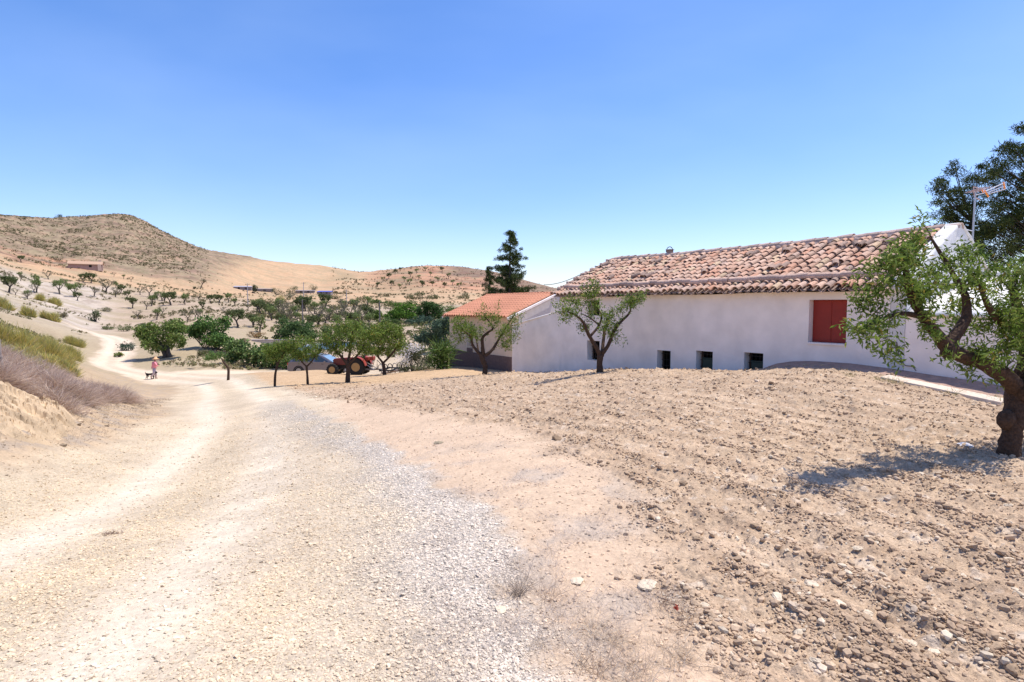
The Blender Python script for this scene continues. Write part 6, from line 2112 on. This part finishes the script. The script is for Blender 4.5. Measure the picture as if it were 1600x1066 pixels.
# ------------------------------------------------------------------ left bank: broom and dry brush
def strand_bush(name, label, q, w, h, n, colf, width, wind=(0, 0, 0), bend=.25, group=None, spreadup=1.0, cat='shrub', segs=3):
    b = np.array(q, float)
    t = thing(name, label, cat, b, group=group)
    P = np.stack([RNG.normal(0, w * .30, n), RNG.normal(0, w * .30, n), np.zeros(n)], 1)
    P[:, 2] = base_z(P[:, 0] + b[0], P[:, 1] + b[1]) - b[2] - .03
    d = np.stack([P[:, 0] / w * 1.3 + RNG.normal(0, .35, n), P[:, 1] / w * 1.3 + RNG.normal(0, .35, n), np.full(n, spreadup) + RNG.normal(0, .15, n)], 1)
    fall = np.exp(-(P[:, 0] ** 2 + P[:, 1] ** 2) / (w * w * .35))
    L = h * (.35 + .65 * fall) * RNG.uniform(.6, 1.15, n)
    strands('stems', P, d, L, width, colf, M_straw, t, segs=segs, bend=bend, wind=wind)
    return t


def tuft_bush(name, label, q, w, h, n, colf, width, slen=.4, up=.8, wind=(0, 0, 0), bend=.25, cat='shrub', lumps=5, group=None):
    b = np.array(q, float)
    t = thing(name, label, cat, b, group=group)
    Cn = [np.array([RNG.uniform(-.34, .34) * w, RNG.uniform(-.3, .3) * w, 0]) for _ in range(lumps)]
    Rn = [RNG.uniform(.22, .36) * w for _ in range(lumps)]; Hn = [h * RNG.uniform(.6, 1.0) for _ in range(lumps)]
    k = RNG.integers(0, lumps, n)
    d = unit(RNG.normal(size=(n, 3))); d[:, 2] = np.abs(d[:, 2])
    rad = RNG.uniform(.35, .8, n)[:, None]
    P = np.array(Cn)[k] + d * rad * np.stack([np.array(Rn)[k], np.array(Rn)[k], np.array(Hn)[k] * .8], 1)
    P[:, 2] += base_z(P[:, 0] + b[0], P[:, 1] + b[1]) - b[2]
    dr_ = d * [.9, .9, .5] + [0, 0, up] + RNG.normal(size=(n, 3)) * .25
    L = h * slen * RNG.uniform(.5, 1.3, n)
    strands('stems', P - dr_ * L[:, None] * .3, dr_, L, width, colf, M_straw, t, segs=2, bend=bend, wind=wind)
    mb = MB()
    for c, r_, hh in zip(Cn, Rn, Hn):
        for _ in range(3): mb.tube([(c[0], c[1], gz(c[0] + b[0], c[1] + b[1]) - b[2] - .1), np.array([c[0], c[1], gz(c[0] + b[0], c[1] + b[1]) - b[2]]) + [RNG.normal(0, r_ * .2), RNG.normal(0, r_ * .2), hh * .35]], [.02, .006], 4, cap=False)
    mb.build('branches', M_bark2, t)
    return t


bro = [(18, 545, 27, 60, 62), (52, 548, 30, 60, 52), (78, 556, 33, 52, 48), (60, 570, 25, 56, 40), (100, 556, 40, 40, 40), (95, 580, 29, 44, 34), (30, 570, 23, 56, 40), (118, 540, 46, 26, 24)]
bl_lab = ['tallest yellow green broom bush at the left edge', 'yellow green broom bush second from the left edge', 'broad olive broom bush in the middle of the bank', 'pale green broom bush in front of the tall ones', 'yellow broom bush nearest the road bend', 'low green broom bush above the dry brush', 'blue green broom bush behind the crooked stake', 'small rusty broom bush at the road edge']
for i, (px, py, Y, w, h) in enumerate(bro):
    q = hit(px, py, Y * .6, Y * 2.0)
    if q is None or abs(q[1] - Y) > Y * .6: q = basept(px, py, Y)
    s = q[1] / F
    tuft_bush('broom_shrub', bl_lab[i], q, w * s * 1.15, h * s * .85, 4200, G_broom, .030, slen=.42)
far_broom = [(8, 482, 80, 30, 26), (45, 495, 75, 24, 24), (62, 470, 92, 20, 18), (78, 500, 70, 26, 22), (88, 478, 85, 18, 20)]
fl = ['yellow green broom bush high at the left edge beyond the bank', 'broom bush on the white ridge above the tall broom', 'pale broom bush beneath the white slope trees', 'rust and yellow broom bush on the ridge end', 'yellow tipped broom bush at the end of the white ridge']
for i, (px, py, Y, w, h) in enumerate(far_broom):
    q = hit(px, py, 40, 160)
    if q is None: q = basept(px, py, Y)
    s = q[1] / F
    tuft_bush('broom_shrub', fl[i], q, w * s, h * s, 1500, G_broom, .07, slen=.4)
dry = [(10, 596, 11.5, 150, 62, 5200), (60, 606, 13.5, 120, 54, 5200), (100, 612, 15.0, 110, 46, 4200), (135, 616, 17, 80, 42, 3600), (165, 626, 18.5, 66, 46, 4600), (188, 630, 19.5, 40, 36, 2400), (30, 585, 15, 110, 50, 3400), (85, 590, 19, 110, 40, 3200)]
dl = ['wide grey dry brush at the left edge above the sandy rock', 'grey mauve dry brush in the middle of the bank', 'dry brush clump right of the sandy rock', 'thin dry brush between the two thick clumps', 'thick windswept dry brush clump at the end of the bank', 'outermost drooping dry brush tuft over the road edge', 'far dry brush clump beneath the broom bushes', 'far right dry brush clump beneath the broom bushes']
for i, (px, py, Y, w, h, n) in enumerate(dry):
    q = basept(px, py, Y); s = q[1] / F
    tuft_bush('dry_shrub', dl[i], q, w * s * 1.05, h * s * .8, int(n * 1.5), G_dry, .009, slen=.55, up=.35, wind=(.25, -.05, -.15), bend=.35, lumps=6)

# ------------------------------------------------------------------ stones
def rock_proto(seed, sub=2, flat=.6, ncut=7):
    import bmesh
    bm = bmesh.new(); bmesh.ops.create_icosphere(bm, subdivisions=sub, radius=1.0)
    rs_ = np.random.default_rng(seed)
    cuts = [(unit(rs_.normal(size=3)), rs_.uniform(.55, .85)) for _ in range(ncut)]
    V = np.array([v.co for v in bm.verts]); Fc = np.array([[v.index for v in f.verts] for f in bm.faces]); bm.free()
    for nrm, d in cuts:
        k = V @ nrm; V = V - np.maximum(0, k - d)[:, None] * nrm
    V = V * [1, rs_.uniform(.55, .9), flat * rs_.uniform(.6, 1.1)]
    V = V * (1 + .06 * rs_.normal(size=(len(V), 1)))
    return V, Fc


def scatter_rocks(name, X, Yv, size, cols, m, label, sub=1, sink=.25, kinds=6, flat=.6, smooth=False, ncut=7):
    protos_ = [rock_proto(500 + k, sub, flat, ncut) for k in range(kinds)]
    n = len(X); Z = surf_z(X, Yv)
    c_, mk, rd, fl_ = None, None, None, None
    Vs = []; Fs = []; Cs = []; b = 0
    kind = RNG.integers(0, kinds, n)
    for k in range(kinds):
        i = np.where(kind == k)[0]
        if not len(i): continue
        V, Fc = protos_[k]
        a = RNG.uniform(0, 6.28, len(i)); ca, sa = np.cos(a)[:, None], np.sin(a)[:, None]
        tx = RNG.normal(0, .25, len(i))[:, None]
        S = size[i][:, None]
        vx = V[None, :, 0] * S; vy = V[None, :, 1] * S; vz = V[None, :, 2] * S
        vz2 = vz + vx * tx
        px_ = vx * ca - vy * sa + X[i][:, None]; py_ = vx * sa + vy * ca + Yv[i][:, None]
        pz = vz2 + Z[i][:, None] + S * (.35 - sink)
        Vs.append(np.stack([px_, py_, pz], -1).reshape(-1, 3))
        Fs.append((Fc[None] + (np.arange(len(i)) * len(V))[:, None, None] + b).reshape(-1, 3))
        Cs.append(np.repeat(cols[i], len(V), 0)); b += len(i) * len(V)
    o = npmesh(name, np.concatenate(Vs), np.concatenate(Fs), m, colors=np.concatenate(Cs), smooth=smooth)
    if label: tag(o, label, 'stones', kind='stuff')
    return o


M_stone = mat('stone', (1, 1, 1), .95, attr=True, noise=.18, scale=35, bump=.4, bscale=90, spec=.1, bdist=.006)


def polar(n, y0, y1, p0, p1, powr=1.0):
    r = np.exp(RNG.uniform(math.log(y0), math.log(y1), n)); px = RNG.uniform(p0, p1, n)
    return (px - 800) / F * r, r


# gravel over the strip and the crown of the road
X, Yv = polar(230000, 2.2, 15, -150, 1100)
z0 = np.zeros(len(X)); cc_, mm_, rr_, ff_ = cover(X, Yv, z0)
k = RNG.random(len(X)) < mm_[:, 0] ** 1.3 * .8 * (1 - sstep(9, 15, Yv) * .6)
X, Yv, cc_ = X[k], Yv[k], cc_[k]
if len(X) > 70000: X, Yv, cc_ = X[:70000], Yv[:70000], cc_[:70000]
sz = (RNG.uniform(.0028, .0068, len(X)) + .009 * RNG.random(len(X)) ** 9) * (1 + .10 * Yv)
c1 = cc_ * RNG.uniform(.80, 1.25, (len(X), 1)) * np.array([1.0, .97, .92])
scatter_rocks('gravel', X, Yv, sz, np.clip(c1, .03, .85), M_stone, 'pale crushed gravel spread over the road and its verge', 1, .2)
# clods and small stones of the ploughed field
X, Yv = polar(170000, 2.2, 26, 350, 1750)
cc_, mm_, rr_, ff_ = cover(X, Yv, np.zeros(len(X)))
den = fbm(X * 2.2, Yv * .9, 431, 4) + .35 * ridgef(X, Yv)
k = RNG.random(len(X)) < ff_ * (.12 + .8 * sstep(-.15, .5, den)) * (1 - sstep(14, 26, Yv) * .6)
X, Yv, cc_ = X[k][:56000], Yv[k][:56000], cc_[k][:56000]
sz = (RNG.uniform(.0035, .011, len(X)) + .022 * RNG.random(len(X)) ** 14) * (1 + .07 * Yv)
c1 = cc_ * RNG.uniform(.80, 1.18, (len(X), 1))
pale = RNG.random(len(X)) < .06
c1[pale] = np.array([.60, .50, .37]) * RNG.uniform(.85, 1.1, (pale.sum(), 1))
scatter_rocks('field_clods', X, Yv, sz, np.clip(c1, .03, .8), M_stone, 'brown clods and small stones of the ploughed soil', 1, .12, flat=.85, smooth=False, ncut=5)
# litter of stones on the compact soil and left verge
X, Yv = polar(9000, 2.3, 18, -100, 1100)
cc_, mm_, rr_, ff_ = cover(X, Yv, np.zeros(len(X)))
k = (mm_[:, 0] < .3) & (ff_ < .5); X, Yv, cc_ = X[k], Yv[k], cc_[k]
sz = RNG.uniform(.004, .014, len(X)) * (1 + .06 * Yv)
scatter_rocks('soil_stones', X, Yv, sz, np.clip(cc_ * RNG.uniform(.75, 1.35, (len(X), 1)), .03, .85), M_stone, 'small stones littering the trodden soil', 1, .2)

# stones of the left verge and bank
X = RNG.uniform(-18, -4, 16000); Yv = RNG.uniform(4.5, 24, 16000)
dr_, sg_ = polydist(X, Yv, ROAD)
k = (sg_ > 0) & (dr_ > 2.2) & (dr_ < 8) & (RNG.random(len(X)) < .25 + .75 * (fbm(X * .9, Yv * .9, 441, 3) > .1))
X, Yv = X[k], Yv[k]
scatter_rocks('verge_stones', X, Yv, RNG.uniform(.008, .022, len(X)) + .05 * RNG.random(len(X)) ** 10, np.array([.44, .34, .23]) * RNG.uniform(.55, 1.35, (len(X), 1)), M_stone, 'loose stones and crumbled earth on the left verge and bank', 1, .2)

# larger stones one can count
def stone(px, py, wpx, label, group=None, col=(.60, .50, .37), flat=.5, seed=None):
    q = hit(px, py, 2.0, 40)
    if q is None: return
    s = q[1] / F * wpx / 2
    V, Fc = rock_proto(seed or random.randint(0, 9999), 3, flat)
    V = V + .05 * unit(V) * fbm(V[:, 0] * 2.5, V[:, 1] * 2.5 + V[:, 2] * 3, 11, 3)[:, None]
    cols = np.repeat(np.array([col]), len(V), 0) * RNG.uniform(.95, 1.05, (len(V), 1))
    o = npmesh('stone', V * s, Fc, M_stone, colors=cols, smooth=False)
    o.location = (float(q[0]), float(q[1]), float(surf_z(q[0:1], q[1:2])[0]) + s * .08); o.rotation_euler = (random.uniform(-.15, .15), random.uniform(-.15, .15), random.uniform(0, 6))
    tag(o, label, 'stone', group)
    return o


stone(1508, 700, 26, 'chalky white rock just left of the big almond trunk', col=(.72, .70, .70), flat=.8)
stone(1012, 918, 40, 'largest flat pale stone near the bottom centre', flat=.28)
stone(902, 908, 34, 'flat cream stone left of the largest pale stone', flat=.22)
stone(780, 955, 26, 'pale stone on the edge of the gravel strip', flat=.35)
stone(685, 693, 17, 'flat brown stone alone on the compact soil', col=(.30, .25, .17), flat=.35)
stone(870, 687, 22, 'dark brown clod at the near edge of the ploughed soil', col=(.24, .17, .11), flat=.6)
stone(963, 631, 12, 'small brown block out on the field', col=(.27, .19, .13), flat=.8)
stone(1362, 850, 24, 'brown round clod in the middle of the furrows', col=(.33, .24, .16), flat=.8)
stone(1487, 888, 20, 'brown pointed clod in the right furrows', col=(.36, .26, .17), flat=.85)
stone(1266, 908, 26, 'white angular stone between the furrows', flat=.5)
stone(1215, 940, 24, 'pale rounded stone near the bottom right', flat=.55)
stone(1315, 946, 32, 'broad pale slab lying flat in the furrows', flat=.3)
stone(1068, 757, 18, 'brown clod on the left side of the furrows', col=(.28, .20, .13), flat=.7)
for (a, c, w_) in [(1195, 880, 20), (1140, 868, 14), (1125, 928, 16), (1160, 872, 12), (1355, 955, 20), (1380, 985, 20), (1310, 1002, 18), (1425, 1005, 26), (1460, 1015, 20), (1530, 1030, 18), (1470, 820, 16), (1365, 790, 14), (1230, 870, 12), (1240, 912, 14),
                   (1100, 945, 20), (1122, 965, 18), (1180, 1005, 16), (1250, 985, 22), (1505, 905, 12), (1420, 915, 12), (1555, 860, 14), (1575, 795, 14), (1515, 770, 18), (1350, 715, 10), (1315, 720, 14), (1290, 960, 12), (1415, 1050, 18), (1335, 1035, 14), (1090, 800, 10),
                   (1260, 785, 14), (1150, 745, 9), (1235, 700, 9), (1340, 860, 16), (1440, 940, 14), (1590, 940, 18), (1275, 1030, 22)]:
    stone(a, c, w_, 'pale stone lying loose among the furrows of the ploughed field', 'pale stones in the furrows', flat=random.uniform(.35, .6), col=np.array((.58, .48, .35)) * random.uniform(.85, 1.1))
for (a, c, w_) in [(1180, 830, 18), (1090, 845, 20), (1290, 815, 16), (1305, 820, 18), (1340, 830, 22), (1410, 840, 16), (1450, 835, 16), (1105, 700, 10), (1270, 930, 16), (1550, 880, 20), (1580, 885, 18), (1390, 970, 16), (1500, 985, 20), (1560, 1020, 30), (1585, 1050, 34),
                   (1165, 850, 14), (1290, 880, 14), (1520, 860, 20), (1430, 800, 14), (1235, 760, 12), (950, 725, 10), (905, 705, 9)]:
    stone(a, c, w_, 'brown earth clod standing up from the furrows of the ploughed field', 'earth clods in the furrows', flat=random.uniform(.6, .9), col=np.array((.36, .26, .17)) * random.uniform(.85, 1.15))

# sandy rock outcrop on the left bank
q = hit(35, 655, 6, 14)
rk = thing('sandy_rock', 'bright layered sandy rock outcrop below the dry brush', 'rock', q)
na_, nb_ = 230, 150
pxg = np.linspace(-240, 128, na_); rg = np.linspace(6.9, 12.2, nb_)
PX_, RG_ = np.meshgrid(pxg, rg, indexing='ij')
gx = (PX_ - 800) / F * RG_; gy = RG_
env = sstep(0, 1.5, (RG_ - 7.9) - 1.6 * np.clip((PX_ - 20) / 110, 0, 2) + .5 * fbm(gx * 1.2, gy * 1.2, 611, 3)) * (1 - sstep(10.3, 11.6, RG_ - .010 * np.maximum(0, PX_))) * (1 - sstep(70, 126, PX_ + 14 * fbm(gx * 2, gy * 2, 613, 2)))
wx = gx + .25 * fbm(gx * 1.5, gy * 1.5, 615, 3); wy = gy + .25 * fbm(gx * 1.5 + 9, gy * 1.5, 617, 3)
rg1 = 1 - np.abs(fbm(wx * 1.1, wy * 1.9, 619, 5)) * 2.2
hh = .02 + .12 * rg1 + .15 * np.round(3.2 * fbm(wx * .9, wy * 2.2, 621, 4)) / 3.2 + bumps(wx, wy, .22, 623, .8) * .22 * .9 + bumps(wx, wy, .09, 625, .8) * .09 * .9 + .015 * fbm(gx * 18, gy * 18, 627, 3)
zz = base_z(gx, gy) + env * np.maximum(hh, .01) + env * .03 - (1 - env) * .06
Vg = np.stack([gx, gy, zz], -1).reshape(-1, 3) - q
ig = np.arange(na_ * nb_).reshape(na_, nb_)
Qg = np.stack([ig[:-1, :-1], ig[1:, :-1], ig[1:, 1:], ig[:-1, 1:]], -1).reshape(-1, 4)
cg = np.array([.44, .33, .21]) * (1 + .35 * fbm(gx * 2.3, gy * 2.3, 629, 4) + .10 * fbm(gx * 11, gy * 11, 631, 3)).reshape(-1, 1)
npmesh('outcrop', Vg, Qg, M_stone, rk, colors=np.clip(cg, .05, .8), smooth=False)

# ------------------------------------------------------------------ dry grass
def grass(name, label, spots, per, h, width, colf, jit, kind='stuff'):
    P = np.repeat(np.array(spots), per, 0)
    P = P + RNG.normal(size=P.shape) * [jit, jit, 0]
    P[:, 2] = surf_z(P[:, 0], P[:, 1]) - .005
    n = len(P); d = np.stack([RNG.normal(0, .75, n), RNG.normal(0, .75, n), RNG.uniform(.15, 1.0, n)], 1)
    o = strands(name, P, d, h, width, colf, M_straw, None, segs=3, bend=.6)
    return tag(o, label, 'grass', kind=kind)


sp_ = []
X, Yv = polar(5000, 2.3, 9, 450, 1300)
cc_, mm_, rr_, ff_ = cover(X, Yv, np.zeros(len(X)))
xb_ = np.interp(Yv, XB[:, 1], XB[:, 0]); xf_ = np.interp(Yv, XF[:, 1], XF[:, 0])
k = (X > xb_ - .55) & (X < xf_ + .15) & (fbm(X * 1.6 + 3, Yv * 1.6, 23, 4) > .02)
sp_ = np.stack([X[k], Yv[k], np.zeros(k.sum())], 1)[:760]
grass('dry_grass', 'grey dry grass matted over the soil between gravel and field', sp_, 12, .085, .0016, G_greyst, .045)
P_ = []
for (a, c, n_c) in [(935, 985, 9), (960, 1010, 8), (1050, 1020, 9), (1060, 960, 8), (1085, 1040, 5), (900, 1040, 6), (840, 1020, 5), (870, 960, 4), (1000, 890, 3), (1030, 1050, 6), (980, 1060, 5), (1010, 870, 3), (1130, 1050, 4), (800, 920, 3)]:
    h_ = hit(a, c, 2, 10)
    for _ in range(n_c): P_.append(h_ + np.array([RNG.normal(0, .06), RNG.normal(0, .06), 0]))
grass('dry_tufts', 'taller brown dry grass tufts near the bottom centre', np.array(P_), 22, .11, .0018, G_straw, .02)
P_ = []
for (a, c) in [(930, 1055), (1035, 945), (852, 935), (1070, 985)]:
    h_ = hit(a, c, 2, 10); P_.append(h_)
grass('wire_stems', 'brown wiry dead stems standing in the dry grass', np.array(P_), 40, .17, .0022, palette([(.26, .17, .12), (.35, .25, .18)], .2), .03)
X = RNG.uniform(-16, -3.5, 9000); Yv = RNG.uniform(4, 24, 9000)
dr_, sg_ = polydist(X, Yv, ROAD)
k = (sg_ > 0) & (dr_ > 2.3) & (dr_ < 6.5) & (fbm(X * 1.1, Yv * 1.1, 61, 3) + .5 * (RNG.random(len(X)) - .5) > .0)
grass('verge_grass', 'short straw grass on the left verge of the road', np.stack([X[k], Yv[k], X[k] * 0], 1)[:2600], 10, .13, .005, palette([(.30, .24, .17), (.22, .18, .14), (.42, .33, .21), (.17, .13, .10)], .2), .12)
# weeds by the kerb and at the wall
P_ = []
for (a, c) in [(1388, 597), (1395, 598), (1405, 600), (1488, 617), (1500, 618), (1562, 632), (1558, 628), (1330, 588), (1545, 625), (1372, 594)]:
    h_ = hit(a, c, 6, 14); P_.append(h_)
grass('kerb_weeds', 'olive and straw weeds along the pale kerb', np.array(P_), 34, .16, .006, palette([(.30, .27, .12), (.55, .46, .28), (.20, .22, .09)], .2), .05)
# red scrap caught in the grass
h_ = hit(1057, 966, 2, 6)
mb = MB(); 
for i in range(5):
    mb.add([Vector((random.uniform(-.012, .012), random.uniform(-.012, .012), random.uniform(.0, .03))) + Vector(v) for v in ((0, 0, 0), (.012, .004, .012), (.004, .012, .022), (-.008, .006, .014))], [(0, 1, 2, 3)])
o = mb.build('dry_leaf', mat('rust_red_leaf', (.30, .055, .03), .7), None, loc=[float(v) for v in h_ + np.array([0, 0, .03])]); tag(o, 'rust red curled leaf caught in the dry grass', 'leaf')
for (a, c, lab) in ((174, 836, 'small dark clump of dead weed on the gravel road'),):
    h_ = hit(a, c, 2, 10)
    t = thing('dead_weed', lab, 'weed', h_)
    P0 = np.zeros((160, 3)) + RNG.normal(size=(160, 3)) * [.05, .03, .005]
    strands('stems', P0, RNG.normal(size=(160, 3)) * [1, 1, .4] + [0, 0, .3], .06, .003, palette([(.16, .10, .08), (.24, .15, .12)], .2), M_straw, t)
# twigs under the shrub above the gravel
h_ = hit(810, 930, 2, 8)
t = thing('dead_weed', 'grey dead twiggy weed growing out of the gravel edge', 'weed', h_)
P0 = np.zeros((60, 3)) + RNG.normal(size=(60, 3)) * [.02, .02, 0]
strands('stems', P0, RNG.normal(size=(60, 3)) * [.6, .6, .2] + [0, 0, 1], .20, .003, palette([(.33, .27, .22)], .2), M_straw, t)
